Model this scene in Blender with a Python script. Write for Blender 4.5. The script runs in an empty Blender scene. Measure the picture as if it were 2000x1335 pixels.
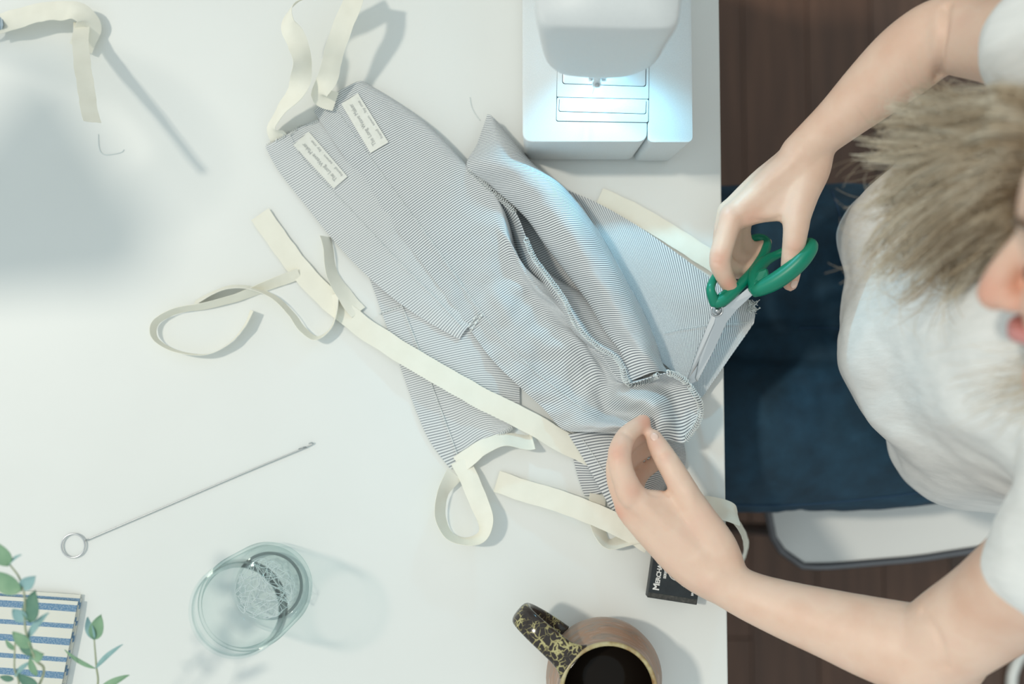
import bpy, bmesh, math, random
from mathutils import Vector, Matrix, noise
from mathutils.bvhtree import BVHTree
random.seed(7)
S = bpy.context.scene
C = S.collection

# ------------------------------------------------------------------ camera
T = 0.74                                   # table top height
CAMZ = T + 1.05
TILT = math.radians(3.6)
FPX = 35.0 / 36.0 * 2000
cd = bpy.data.cameras.new('camera'); cam = bpy.data.objects.new('camera', cd); C.objects.link(cam)
cam.location = (0, 0, CAMZ); cam.rotation_euler = (TILT, 0, 0)
cd.lens = 35; cd.sensor_width = 36; cd.clip_start = 0.02
cd.dof.use_dof = True; cd.dof.focus_distance = 0.99; cd.dof.aperture_fstop = 2.0
S.camera = cam

# ------------------------------------------------------------------ light
S.view_settings.view_transform = 'Standard'; S.view_settings.look = 'None'
S.view_settings.exposure = 0.0; S.view_settings.gamma = 1.0
S.view_settings.use_curve_mapping = False
w = bpy.data.worlds.new('world'); S.world = w; w.use_nodes = True
bg = w.node_tree.nodes['Background']
bg.inputs['Color'].default_value = (0.84, 0.96, 0.98, 1); bg.inputs['Strength'].default_value = 0.74
sl = bpy.data.lights.new('sun', 'SUN'); sl.energy = 1.15; sl.angle = math.radians(4.0); sl.color = (1.0, 0.93, 0.80)
sun = bpy.data.objects.new('sun', sl); C.objects.link(sun)
sun.rotation_euler = Vector((0.53, -0.165, -0.85)).to_track_quat('-Z', 'Y').to_euler()
sun.location = (-2, 0.3, 3.5)

# ------------------------------------------------------------------ helpers
def ray(px, py):
    x = (px - 1000) / FPX; y = -(py - 667.5) / FPX
    c, s = math.cos(TILT), math.sin(TILT)
    return Vector((x, y * c + s, y * s - c))
def P(px, py, zc):
    """point zc centimetres above the table seen at that place"""
    d = ray(px, py); k = (T + zc / 100 - CAMZ) / d.z
    return Vector((0, 0, CAMZ)) + d * k
def PZ(px, py, z):
    return P(px, py, (z - T) * 100)

def mat(name, col, rough=0.6, metal=0.0, **kw):
    m = bpy.data.materials.new(name); m.use_nodes = True
    b = m.node_tree.nodes['Principled BSDF']
    b.inputs['Base Color'].default_value = (*col, 1); b.inputs['Roughness'].default_value = rough
    b.inputs['Metallic'].default_value = metal
    for k, v in kw.items(): b.inputs[k].default_value = v
    return m
def nd(m, t): return m.node_tree.nodes.new(t)
def lk(m, a, b): m.node_tree.links.new(a, b)
def bs(m): return m.node_tree.nodes['Principled BSDF']
def ramp(m, stops):
    r = nd(m, 'ShaderNodeValToRGB'); e = r.color_ramp.elements
    while len(e) < len(stops): e.new(0.5)
    for i, (p, c) in enumerate(stops):
        e[i].position = p; e[i].color = (*c, 1)
    return r
def coords(m, which='Object', scale=(1, 1, 1)):
    tc = nd(m, 'ShaderNodeTexCoord'); mp = nd(m, 'ShaderNodeMapping')
    mp.inputs['Scale'].default_value = scale
    lk(m, tc.outputs[which], mp.inputs['Vector']); return mp.outputs['Vector']
def noisy(name, stops, scale, rough=0.6, stretch=(1, 1, 1), detail=4, bump=0.0, which='Object', **kw):
    m = mat(name, stops[0][1], rough, **kw)
    v = coords(m, which, stretch)
    n = nd(m, 'ShaderNodeTexNoise'); n.inputs['Scale'].default_value = scale; n.inputs['Detail'].default_value = detail
    lk(m, v, n.inputs['Vector'])
    r = ramp(m, stops); lk(m, n.outputs['Fac'], r.inputs['Fac']); lk(m, r.outputs['Color'], bs(m).inputs['Base Color'])
    if bump:
        b = nd(m, 'ShaderNodeBump'); b.inputs['Strength'].default_value = bump; b.inputs['Distance'].default_value = 0.001
        lk(m, n.outputs['Fac'], b.inputs['Height']); lk(m, b.outputs['Normal'], bs(m).inputs['Normal'])
    return m

def tag(o, label=None, cat=None, group=None, kind=None):
    if label: o['label'] = label
    if cat: o['category'] = cat
    if group: o['group'] = group
    if kind: o['kind'] = kind
    return o
def empty(name, loc, label=None, cat=None, group=None):
    o = bpy.data.objects.new(name, None); C.objects.link(o); o.location = loc; o.empty_display_size = 0.03
    return tag(o, label, cat, group)
def child(o, p):
    if p is not None:
        bpy.context.view_layer.update() if False else None
        o.parent = p
        o.matrix_parent_inverse = Matrix.Translation(-Vector(p.location)) if p.type == 'EMPTY' else Matrix.Identity(4)
    return o
def mesh(name, verts, faces, m, parent=None, smooth=True, uvs=None):
    me = bpy.data.meshes.new(name); me.from_pydata([tuple(v) for v in verts], [], faces); me.update()
    if uvs:
        ul = me.uv_layers.new(name='UVMap')
        for lp in me.loops: ul.data[lp.index].uv = uvs[lp.vertex_index]
    if smooth: me.polygons.foreach_set('use_smooth', [True] * len(me.polygons))
    me.materials.append(m)
    o = bpy.data.objects.new(name, me); C.objects.link(o)
    return child(o, parent)
class MB:
    def __init__(s): s.v = []; s.f = []
    def add(s, v, f):
        b = len(s.v); s.v += [Vector(x) for x in v]; s.f += [[i + b for i in q] for q in f]; return s
    def build(s, name, m, parent=None, smooth=True): return mesh(name, s.v, s.f, m, parent, smooth)
def catmull(pts, n):
    """pts tuples/vectors of any length, n segments between each"""
    out = []; L = len(pts)
    for i in range(L - 1):
        p0 = pts[max(i - 1, 0)]; p1 = pts[i]; p2 = pts[i + 1]; p3 = pts[min(i + 2, L - 1)]
        for k in range(n):
            t = k / n; t2 = t * t; t3 = t2 * t
            out.append([0.5 * ((2 * b) + (-a + c) * t + (2 * a - 5 * b + 4 * c - d) * t2 + (-a + 3 * b - 3 * c + d) * t3)
                        for a, b, c, d in zip(p0, p1, p2, p3)])
    out.append(list(pts[-1])); return out
def tube(path, radii, n=10, closed=False, caps=True, flat=None):
    """path of vectors, radii scalar or list; flat=(wide,thin) squashes with z-ish normal"""
    path = [Vector(p) for p in path]; L = len(path)
    if not hasattr(radii, '__len__'): radii = [radii] * L
    vs = []; fs = []; up = None
    for i in range(L):
        a = path[(i - 1) % L] if (closed or i > 0) else path[i]
        b = path[(i + 1) % L] if (closed or i < L - 1) else path[i]
        t = (b - a).normalized()
        if up is None:
            up = Vector((0, 0, 1)) if abs(t.z) < 0.9 else Vector((0, 1, 0))
        up = (up - t * up.dot(t))
        if up.length < 1e-5: up = t.orthogonal()
        up.normalize(); sd = t.cross(up)
        if flat is not None:
            z = Vector((0, 0, 1)); z = z - t * z.dot(t)
            if z.length > 1e-3: up = z.normalized(); sd = t.cross(up)
        for k in range(n):
            an = 2 * math.pi * k / n
            fx, fy = (1, 1) if flat is None else flat
            vs.append(path[i] + (sd * math.cos(an) * fx + up * math.sin(an) * fy) * radii[i])
    R = L if closed else L - 1
    for i in range(R):
        for k in range(n):
            j = (i + 1) % L; k2 = (k + 1) % n
            fs.append([i * n + k, i * n + k2, j * n + k2, j * n + k])
    if caps and not closed:
        fs.append(list(range(n))[::-1]); fs.append([(L - 1) * n + k for k in range(n)])
    return vs, fs
def limb(chain, n=14, sub=4, flat=None):
    """rounded, tapered chain of (vector, radius)"""
    q = catmull([(*c[0], c[1]) for c in chain], sub)
    pts = [Vector(x[:3]) for x in q]; rr = [x[3] for x in q]
    a = (pts[0] - pts[1]).normalized(); b = (pts[-1] - pts[-2]).normalized()
    hp = []; hr = []
    for k in range(4, 0, -1):
        an = k / 4 * math.pi / 2 * 0.97; hp.append(pts[0] + a * rr[0] * math.sin(an)); hr.append(rr[0] * math.cos(an))
    tp = []; tr = []
    for k in range(1, 5):
        an = k / 4 * math.pi / 2 * 0.97; tp.append(pts[-1] + b * rr[-1] * math.sin(an)); tr.append(rr[-1] * math.cos(an))
    return tube(hp + pts + tp, hr + rr + tr, n, flat=flat)
def ellipsoid(c, ax, rad, nu=24, nv=14):
    vs = []; fs = []
    for i in range(nv + 1):
        th = math.pi * i / nv
        for k in range(nu):
            ph = 2 * math.pi * k / nu
            d = (math.sin(th) * math.cos(ph), math.sin(th) * math.sin(ph), math.cos(th))
            vs.append(c + ax[0] * d[0] * rad[0] + ax[1] * d[1] * rad[1] + ax[2] * d[2] * rad[2])
    for i in range(nv):
        for k in range(nu):
            fs.append([i * nu + k, (i + 1) * nu + k, (i + 1) * nu + (k + 1) % nu, i * nu + (k + 1) % nu])
    return vs, fs
XYZ = (Vector((1, 0, 0)), Vector((0, 1, 0)), Vector((0, 0, 1)))
def remesh(mb, vox, smooth_it=8, fac=0.6):
    me = bpy.data.meshes.new('tmp'); me.from_pydata([tuple(v) for v in mb.v], [], mb.f); me.update()
    bm = bmesh.new(); bm.from_mesh(me); bmesh.ops.remove_doubles(bm, verts=bm.verts, dist=1e-6)
    bmesh.ops.holes_fill(bm, edges=bm.edges); bmesh.ops.recalc_face_normals(bm, faces=bm.faces); bm.to_mesh(me); bm.free()
    o = bpy.data.objects.new('tmp', me); C.objects.link(o)
    r = o.modifiers.new('r', 'REMESH'); r.mode = 'VOXEL'; r.voxel_size = vox
    s = o.modifiers.new('s', 'SMOOTH'); s.iterations = smooth_it; s.factor = fac
    dg = bpy.context.evaluated_depsgraph_get()
    out = bpy.data.meshes.new_from_object(o.evaluated_get(dg))
    bpy.data.objects.remove(o); bpy.data.meshes.remove(me)
    return out
def displace(me, fn):
    n = len(me.vertices); co = [0.0] * (3 * n); no = [0.0] * (3 * n)
    me.vertices.foreach_get('co', co); me.vertices.foreach_get('normal', no)
    for i in range(n):
        d = fn(Vector(co[3 * i:3 * i + 3]))
        for k in range(3): co[3 * i + k] += no[3 * i + k] * d
    me.vertices.foreach_set('co', co); me.update()
def from_mesh(name, me, m, parent=None):
    me.name = name; me.materials.clear(); me.materials.append(m)
    me.polygons.foreach_set('use_smooth', [True] * len(me.polygons))
    o = bpy.data.objects.new(name, me); C.objects.link(o)
    return child(o, parent)
def box(c, sz, bev=0.0, seg=2, rot=0.0):
    bm = bmesh.new(); bmesh.ops.create_cube(bm, size=1)
    bmesh.ops.scale(bm, vec=sz, verts=bm.verts)
    if bev: bmesh.ops.bevel(bm, geom=bm.edges[:], offset=bev, segments=seg, profile=0.5, affect='EDGES')
    bmesh.ops.rotate(bm, verts=bm.verts, cent=(0, 0, 0), matrix=Matrix.Rotation(rot, 3, 'Z'))
    bmesh.ops.translate(bm, verts=bm.verts, vec=c)
    bm.verts.ensure_lookup_table()
    v = [x.co.copy() for x in bm.verts]; f = [[x.index for x in q.verts] for q in bm.faces]; bm.free(); return v, f
def prism(poly_bot, poly_top, bev=0.0, seg=3):
    """closed loft between two same-length loops of vectors"""
    n = len(poly_bot); bm = bmesh.new()
    a = [bm.verts.new(p) for p in poly_bot]; b = [bm.verts.new(p) for p in poly_top]
    bm.faces.new(a[::-1]); bm.faces.new(b)
    for i in range(n): bm.faces.new([a[i], a[(i + 1) % n], b[(i + 1) % n], b[i]])
    bmesh.ops.recalc_face_normals(bm, faces=bm.faces)
    if bev: bmesh.ops.bevel(bm, geom=bm.edges[:], offset=bev, segments=seg, profile=0.5, affect='EDGES', clamp_overlap=True)
    bm.verts.index_update()
    v = [x.co.copy() for x in bm.verts]; f = [[x.index for x in q.verts] for q in bm.faces]; bm.free(); return v, f
def rounded(loop, r, n=5):
    """round the corners of a loop of vectors"""
    out = []; L = len(loop)
    for i in range(L):
        p, a, b = loop[i], loop[i - 1], loop[(i + 1) % L]
        da = (a - p); db = (b - p); k = min(r, da.length * 0.45, db.length * 0.45)
        s = p + da.normalized() * k; e = p + db.normalized() * k
        for j in range(n + 1):
            t = j / n; out.append(s * (1 - t) ** 2 + p * 2 * t * (1 - t) + e * t * t)
    return out
def lathe(prof, c, n=64):
    vs = []; fs = []
    for r, z in prof:
        for k in range(n):
            a = 2 * math.pi * k / n; vs.append(Vector((c.x + r * math.cos(a), c.y + r * math.sin(a), c.z + z)))
    for i in range(len(prof) - 1):
        for k in range(n):
            fs.append([i * n + k, i * n + (k + 1) % n, (i + 1) * n + (k + 1) % n, (i + 1) * n + k])
    return vs, fs
def solid(o, th, off=-1):
    m = o.modifiers.new('thickness', 'SOLIDIFY'); m.thickness = th; m.offset = off
    e = o.modifiers.new('crisp_rim', 'EDGE_SPLIT'); e.split_angle = math.radians(55); return o
def text_mesh(name, body, size, m, parent, loc, right, upv, bold=0.0, extrude=0.0001, space=1.0):
    cu = bpy.data.curves.new('t', 'FONT'); cu.body = body; cu.size = size; cu.offset = bold; cu.extrude = extrude; cu.space_character = space
    o = bpy.data.objects.new('t', cu); C.objects.link(o)
    dg = bpy.context.evaluated_depsgraph_get(); me = bpy.data.meshes.new_from_object(o.evaluated_get(dg))
    bpy.data.objects.remove(o); bpy.data.curves.remove(cu)
    right = right.normalized(); nrm = right.cross(upv).normalized(); upv = nrm.cross(right)
    M = Matrix((right, upv, nrm)).transposed().to_4x4(); M.translation = loc
    me.transform(M); me.name = name; me.materials.clear(); me.materials.append(m)
    o = bpy.data.objects.new(name, me); C.objects.link(o); return child(o, parent)

# ------------------------------------------------------------------ materials
M = {}
M['table'] = noisy('white table laminate', [(0.3, (0.80, 0.81, 0.785)), (0.7, (0.83, 0.84, 0.815))], 6, 0.42)
M['plank'] = []
for i in range(4):
    a = [(0.085, 0.046, 0.031), (0.100, 0.049, 0.030), (0.078, 0.045, 0.032), (0.108, 0.051, 0.030)][i]
    M['plank'].append(noisy('dark wood plank %d' % i, [(0.3, tuple(x * 0.75 for x in a)), (0.7, tuple(x * 1.25 for x in a))], 9, 0.5, (6, 0.5, 1), 6, 0.2))
M['gap'] = mat('floor underlay', (0.05, 0.035, 0.028), 0.9)
M['machine'] = noisy('white machine plastic', [(0.4, (0.70, 0.72, 0.72)), (0.6, (0.73, 0.75, 0.75))], 900, 0.45, bump=0.1)
M['plate'] = mat('satin steel plate', (0.72, 0.75, 0.76), 0.35, 0.5)
M['darkgap'] = mat('dark gap', (0.03, 0.05, 0.06), 0.8)
M['clear'] = mat('clear plastic', (0.85, 0.92, 0.95), 0.2)
M['steel'] = mat('steel', (0.62, 0.63, 0.64), 0.28, 1.0)
M['darksteel'] = mat('dark steel frame', (0.16, 0.16, 0.17), 0.35, 0.9)
M['wire'] = mat('nickel wire', (0.5, 0.52, 0.52), 0.35, 0.8)
M['green'] = mat('green handle plastic', (0.0, 0.22, 0.13), 0.38)
M['cream'] = noisy('cream cotton tape', [(0.3, (0.86, 0.83, 0.72)), (0.7, (0.90, 0.875, 0.77))], 40, 0.9, bump=0.3)
M['lace'] = mat('white overlock thread', (0.78, 0.80, 0.78), 0.85)
M['labelcloth'] = noisy('cream label cloth', [(0.3, (0.78, 0.775, 0.71)), (0.7, (0.83, 0.825, 0.77))], 200, 0.9)
M['ink'] = mat('faded ink', (0.42, 0.43, 0.42), 0.9)
M['black'] = noisy('black card', [(0.4, (0.012, 0.018, 0.022)), (0.7, (0.022, 0.03, 0.035))], 60, 0.5)
M['blackedge'] = noisy('worn black card edge', [(0.35, (0.03, 0.032, 0.03)), (0.75, (0.09, 0.088, 0.078))], 300, 0.6)
M['print'] = mat('white print', (0.82, 0.82, 0.8), 0.7)
M['chair'] = mat('white shell plastic', (0.80, 0.80, 0.78), 0.22)
M['cord'] = mat('white cord', (0.75, 0.77, 0.75), 0.5)
M['coffee'] = mat('black coffee', (0.012, 0.009, 0.007), 0.12, **{'Specular IOR Level': 0.12})
M['nail'] = mat('fingernail', (0.80, 0.55, 0.45), 0.3)
M['lip'] = mat('lips', (0.62, 0.26, 0.24), 0.45)
M['eyew'] = mat('eye', (0.75, 0.73, 0.70), 0.2)
M['lash'] = mat('lash', (0.06, 0.045, 0.04), 0.7)
M['shoe'] = noisy('shoe leather', [(0.3, (0.10, 0.06, 0.04)), (0.7, (0.14, 0.085, 0.055))], 30, 0.5)
M['thread'] = mat('pale thread', (0.75, 0.80, 0.80), 0.8)

def stripe_mat(name, light, dark, pitch, duty=0.5, soft=0.16):
    m = mat(name, light, 0.85)
    uv = nd(m, 'ShaderNodeUVMap'); sp = nd(m, 'ShaderNodeSeparateXYZ'); lk(m, uv.outputs['UV'], sp.inputs['Vector'])
    dv = nd(m, 'ShaderNodeMath'); dv.operation = 'DIVIDE'; dv.inputs[1].default_value = pitch
    lk(m, sp.outputs['Y'], dv.inputs[0])
    fr = nd(m, 'ShaderNodeMath'); fr.operation = 'PINGPONG'; fr.inputs[1].default_value = 0.5
    lk(m, dv.outputs[0], fr.inputs[0])
    d = duty / 2
    r = ramp(m, [(0.0, dark), (max(d - soft / 2, 0.01), dark), (d + soft / 2, light), (1.0, light)])
    lk(m, fr.outputs[0], r.inputs['Fac'])
    lk(m, r.outputs['Color'], bs(m).inputs['Base Color'])
    return m
M['stripe'] = stripe_mat('grey pinstripe cotton', (0.80, 0.81, 0.81), (0.15, 0.17, 0.195), 0.0024, 0.40)
M['stripe_haze'] = stripe_mat('grey pinstripe cotton hazed', (0.81, 0.815, 0.81), (0.27, 0.29, 0.31), 0.0024, 0.40)  # same pitch, paler dark stripe: haze over the left apron put into the colour

def skin_mat():
    m = mat('skin', (0.72, 0.47, 0.35), 0.5)
    v = coords(m)
    n = nd(m, 'ShaderNodeTexNoise'); n.inputs['Scale'].default_value = 22; n.inputs['Detail'].default_value = 5; lk(m, v, n.inputs['Vector'])
    r = ramp(m, [(0.3, (0.76, 0.49, 0.365)), (0.55, (0.82, 0.585, 0.455)), (0.75, (0.80, 0.54, 0.42))])
    lk(m, n.outputs['Fac'], r.inputs['Fac'])
    fa = nd(m, 'ShaderNodeAttribute'); fa.attribute_name = 'flush'; mf = nd(m, 'ShaderNodeMath'); mf.operation = 'MULTIPLY'; mf.inputs[1].default_value = 0.75
    lk(m, fa.outputs['Fac'], mf.inputs[0]); mx = nd(m, 'ShaderNodeMixRGB'); lk(m, mf.outputs[0], mx.inputs['Fac']); lk(m, r.outputs['Color'], mx.inputs[1]); mx.inputs[2].default_value = (0.74, 0.33, 0.23, 1)
    lk(m, mx.outputs[0], bs(m).inputs['Base Color'])
    n2 = nd(m, 'ShaderNodeTexNoise'); n2.inputs['Scale'].default_value = 900; lk(m, v, n2.inputs['Vector'])
    b = nd(m, 'ShaderNodeBump'); b.inputs['Strength'].default_value = 0.12; b.inputs['Distance'].default_value = 0.0005
    lk(m, n2.outputs['Fac'], b.inputs['Height']); lk(m, b.outputs['Normal'], bs(m).inputs['Normal'])
    bs(m).inputs['Subsurface Weight'].default_value = 0.15
    bs(m).inputs['Subsurface Radius'].default_value = (0.008, 0.003, 0.0015)
    bs(m).inputs['Subsurface Scale'].default_value = 0.6
    return m
M['skin'] = skin_mat()
M['blouse'] = noisy('white crinkled gauze', [(0.3, (0.84, 0.835, 0.81)), (0.7, (0.90, 0.89, 0.865))], 160, 0.9, (0.12, 1, 0.3), 4, 0.9)
M['denim'] = noisy('dark blue denim', [(0.25, (0.007, 0.027, 0.048)), (0.6, (0.012, 0.048, 0.085)), (0.8, (0.02, 0.072, 0.125))], 30, 0.85, (1, 1, 1), 8, 0.4)
M['seam'] = mat('denim seam', (0.015, 0.05, 0.10), 0.85)

def hair_mat():
    m = mat('blond hair', (0.5, 0.4, 0.28), 0.42)
    uv = nd(m, 'ShaderNodeUVMap'); sp = nd(m, 'ShaderNodeSeparateXYZ'); lk(m, uv.outputs['UV'], sp.inputs['Vector'])
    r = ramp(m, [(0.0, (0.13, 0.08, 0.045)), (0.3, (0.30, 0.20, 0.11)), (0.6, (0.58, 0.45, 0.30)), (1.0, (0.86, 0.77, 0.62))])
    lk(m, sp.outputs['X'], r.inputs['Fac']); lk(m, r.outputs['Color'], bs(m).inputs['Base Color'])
    return m
M['hair'] = hair_mat()

def glass_mat():
    m = bpy.data.materials.new('clear jar glass'); m.use_nodes = True
    nt = m.node_tree; nt.nodes.remove(nt.nodes['Principled BSDF']); out = nt.nodes['Material Output']
    tr = nd(m, 'ShaderNodeBsdfTransparent'); gl = nd(m, 'ShaderNodeBsdfGlossy'); gl.inputs['Roughness'].default_value = 0.04
    gl.inputs['Color'].default_value = (0.9, 0.97, 0.96, 1)
    lw = nd(m, 'ShaderNodeLayerWeight'); lw.inputs['Blend'].default_value = 0.5
    r = ramp(m, [(0.0, (0.965, 0.983, 0.982)), (0.6, (0.955, 0.978, 0.976)), (0.86, (0.90, 0.945, 0.94)), (0.95, (0.70, 0.78, 0.78)), (1.0, (0.36, 0.44, 0.44))])
    lk(m, lw.outputs['Facing'], r.inputs['Fac']); lk(m, r.outputs['Color'], tr.inputs['Color'])
    fr = ramp(m, [(0.0, (0.025,) * 3), (0.75, (0.05,) * 3), (0.92, (0.14,) * 3), (1.0, (0.4,) * 3)]); lk(m, lw.outputs['Facing'], fr.inputs['Fac'])
    mx = nd(m, 'ShaderNodeMixShader'); lk(m, fr.outputs['Color'], mx.inputs['Fac'])
    lk(m, tr.outputs[0], mx.inputs[1]); lk(m, gl.outputs[0], mx.inputs[2]); lk(m, mx.outputs[0], out.inputs['Surface'])
    return m
M['glass'] = glass_mat()

def mug_mat():
    m = mat('wood fired stoneware', (0.4, 0.3, 0.25), 0.4)
    v = coords(m, 'Object', (1, 1, 5))
    n = nd(m, 'ShaderNodeTexNoise'); n.inputs['Scale'].default_value = 26; n.inputs['Detail'].default_value = 6; n.inputs['Distortion'].default_value = 1.2
    lk(m, v, n.inputs['Vector'])
    r = ramp(m, [(0.25, (0.20, 0.15, 0.12)), (0.42, (0.33, 0.25, 0.20)), (0.55, (0.38, 0.22, 0.14)), (0.7, (0.46, 0.36, 0.31))])
    lk(m, n.outputs['Fac'], r.inputs['Fac']); lk(m, r.outputs['Color'], bs(m).inputs['Base Color']); return m
M['mug'] = mug_mat()
M['rim'] = noisy('ash glazed rim', [(0.3, (0.30, 0.16, 0.06)), (0.5, (0.50, 0.42, 0.22)), (0.7, (0.60, 0.54, 0.34))], 70, 0.25, detail=6)
M['muginside'] = noisy('brown glazed inside', [(0.3, (0.12, 0.06, 0.025)), (0.7, (0.32, 0.19, 0.08))], 30, 0.2)
def oilspot():
    m = mat('oil spot glaze', (0.03, 0.025, 0.02), 0.12)
    v = coords(m, 'Object', (1, 1, 1))
    vo = nd(m, 'ShaderNodeTexVoronoi'); vo.feature = 'DISTANCE_TO_EDGE'; vo.inputs['Scale'].default_value = 160
    n = nd(m, 'ShaderNodeTexNoise'); n.inputs['Scale'].default_value = 130
    va = nd(m, 'ShaderNodeVectorMath'); va.operation = 'MULTIPLY_ADD'; va.inputs[1].default_value = (0.010, 0.010, 0.010)
    lk(m, v, n.inputs['Vector']); lk(m, n.outputs['Color'], va.inputs[0]); lk(m, v, va.inputs[2]); lk(m, va.outputs[0], vo.inputs['Vector'])
    n2 = nd(m, 'ShaderNodeTexNoise'); n2.inputs['Scale'].default_value = 60; n2.inputs['Detail'].default_value = 3; lk(m, v, n2.inputs['Vector'])
    mu = nd(m, 'ShaderNodeMath'); mu.operation = 'MULTIPLY_ADD'; mu.inputs[1].default_value = -0.70; mu.inputs[2].default_value = 0.42
    lk(m, n2.outputs['Fac'], mu.inputs[0])
    su = nd(m, 'ShaderNodeMath'); su.operation = 'ADD'; lk(m, vo.outputs['Distance'], su.inputs[0]); lk(m, mu.outputs[0], su.inputs[1])
    r = ramp(m, [(0.0, (0.50, 0.45, 0.22)), (0.08, (0.33, 0.28, 0.12)), (0.13, (0.035, 0.025, 0.02)), (1.0, (0.02, 0.015, 0.014))])
    lk(m, su.outputs[0], r.inputs['Fac']); lk(m, r.outputs['Color'], bs(m).inputs['Base Color']); return m
M['oil'] = oilspot()
def napkin_mat():
    m = mat('cream napkin with blue stripes', (0.8, 0.78, 0.7), 0.9)
    uv = nd(m, 'ShaderNodeUVMap'); sp = nd(m, 'ShaderNodeSeparateXYZ'); lk(m, uv.outputs['UV'], sp.inputs['Vector'])
    dv = nd(m, 'ShaderNodeMath'); dv.operation = 'DIVIDE'; dv.inputs[1].default_value = 0.0338; lk(m, sp.outputs['Y'], dv.inputs[0])
    fr = nd(m, 'ShaderNodeMath'); fr.operation = 'FRACT'; lk(m, dv.outputs[0], fr.inputs[0])
    cr, bl = (0.80, 0.78, 0.69), (0.13, 0.26, 0.42)
    r = ramp(m, [(0.0, cr), (0.10, cr), (0.12, bl), (0.30, bl), (0.32, cr), (0.66, cr), (0.68, bl), (0.80, bl), (0.82, cr), (1.0, cr)])
    r.color_ramp.interpolation = 'LINEAR'; lk(m, fr.outputs[0], r.inputs['Fac'])
    n = nd(m, 'ShaderNodeTexNoise'); n.inputs['Scale'].default_value = 700; lk(m, uv.outputs['UV'], n.inputs['Vector'])
    mx = nd(m, 'ShaderNodeMixRGB'); mx.inputs['Fac'].default_value = 0.0; mx.blend_type = 'MIX'
    r2 = ramp(m, [(0.42, (0, 0, 0)), (0.62, (1, 1, 1))]); lk(m, n.outputs['Fac'], r2.inputs['Fac'])
    mf = nd(m, 'ShaderNodeMath'); mf.operation = 'MULTIPLY'; mf.inputs[1].default_value = 0.28; lk(m, r2.outputs['Color'], mf.inputs[0])
    lk(m, mf.outputs[0], mx.inputs['Fac']); lk(m, r.outputs['Color'], mx.inputs[1]); mx.inputs[2].default_value = (0.72, 0.76, 0.76, 1)
    lk(m, mx.outputs[0], bs(m).inputs['Base Color']); return m
M['napkin'] = napkin_mat()
def leafm(name, a, b): return noisy(name, [(0.3, a), (0.7, b)], 60, 0.55, detail=3)
M['leaf'] = [leafm('eucalyptus green', (0.20, 0.36, 0.22), (0.28, 0.45, 0.28)), leafm('eucalyptus teal', (0.24, 0.42, 0.42), (0.33, 0.52, 0.52)),
             leafm('eucalyptus dark', (0.10, 0.23, 0.17), (0.16, 0.30, 0.21))]
M['stem'] = mat('eucalyptus stem', (0.42, 0.45, 0.30), 0.6)
def led():
    m = bpy.data.materials.new('led lens'); m.use_nodes = True; b = bs(m)
    b.inputs['Base Color'].default_value = (0.9, 0.95, 1, 1); b.inputs['Emission Color'].default_value = (0.6, 0.88, 1, 1); b.inputs['Emission Strength'].default_value = 6
    return m
M['led'] = led()
#MARK_STRUCTURE
# ------------------------------------------------------------------ floor
FX0, FX1, FY0, FY1 = -1.70, 2.43, -2.0, 2.2
fl = mesh('floor', *box(((FX0 + FX1) / 2, (FY0 + FY1) / 2, -0.041), (FX1 - FX0, FY1 - FY0, 0.04)), M['gap'], smooth=False)
tag(fl, 'dark brown wooden plank floor under the table', 'floor', kind='structure')
pw = 0.118
plv, plf = box((0, 0, 0), (pw - 0.0012, 1.0, 0.02), 0.0006, 1)
protos = []
for i in range(4):
    me = bpy.data.meshes.new('plank'); me.from_pydata([tuple(v) for v in plv], [], plf); me.materials.append(M['plank'][i]); protos.append(me)
for i in range(35):
    y = FY0 - random.uniform(0, 1.1)
    while y < FY1 - 0.01:
        ya, yb = max(y, FY0), min(y + 1.2, FY1); y += 1.2
        if yb - ya < 0.02: continue
        o = bpy.data.objects.new('plank', protos[random.randrange(4)]); C.objects.link(o); o.parent = fl
        o.location = (FX0 + pw / 2 + i * pw, (ya + yb) / 2, -0.0105); o.scale = (1, yb - ya - 0.0015, 1)
M['wall'] = noisy('matt white wall paint', [(0.4, (0.74, 0.745, 0.73)), (0.6, (0.77, 0.775, 0.76))], 30, 0.9)
for nm, c_, z_ in (('right', (FX1 + 0.05, (FY0 + FY1) / 2, 1.2), (0.10, FY1 - FY0 + 0.2, 2.4)), ('back', ((FX0 + FX1) / 2, FY1 + 0.05, 1.2), (FX1 - FX0, 0.10, 2.4))):
    tag(mesh('wall_' + nm, *box(c_, z_, 0.002, 1), M['wall'], smooth=False), 'plain matt white wall at the %s of the room' % nm, 'wall', kind='structure')
    b_c = (FX1 - 0.008, c_[1], 0.05) if nm == 'right' else (c_[0], FY1 - 0.008, 0.05); b_s = (0.016, FY1 - FY0 - 0.04, 0.10) if nm == 'right' else (FX1 - FX0 - 0.04, 0.016, 0.10)
    tag(mesh('baseboard_' + nm, *box(b_c, b_s, 0.003, 1), M['wall'], smooth=False), 'white baseboard along the %s wall' % nm, 'baseboard', kind='structure')
# ------------------------------------------------------------------ table
ex = P(1413, 667, 0).x
tab = empty('work_table', (-0.35, 0, 0), 'white rectangular work table covered with sewing things', 'table')
mesh('table_top', *box(((ex - 1.0) / 2, 0.0, T - 0.0125), (ex + 1.0, 1.7, 0.025), 0.0012, 1), M['table'], tab, smooth=False)
for sx in (-0.94, ex - 0.06):
    for sy in (-0.79, 0.79):
        mesh('leg', *box((sx, sy, (T - 0.025) / 2), (0.05, 0.05, T - 0.025), 0.003, 1), M['table'], tab, smooth=False)
for sy in (-0.79, 0.79):
    mesh('apron_rail', *box(((ex - 1.0) / 2, sy, T - 0.06), (ex + 0.84, 0.02, 0.07), 0.002, 1), M['table'], tab, smooth=False)

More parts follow.
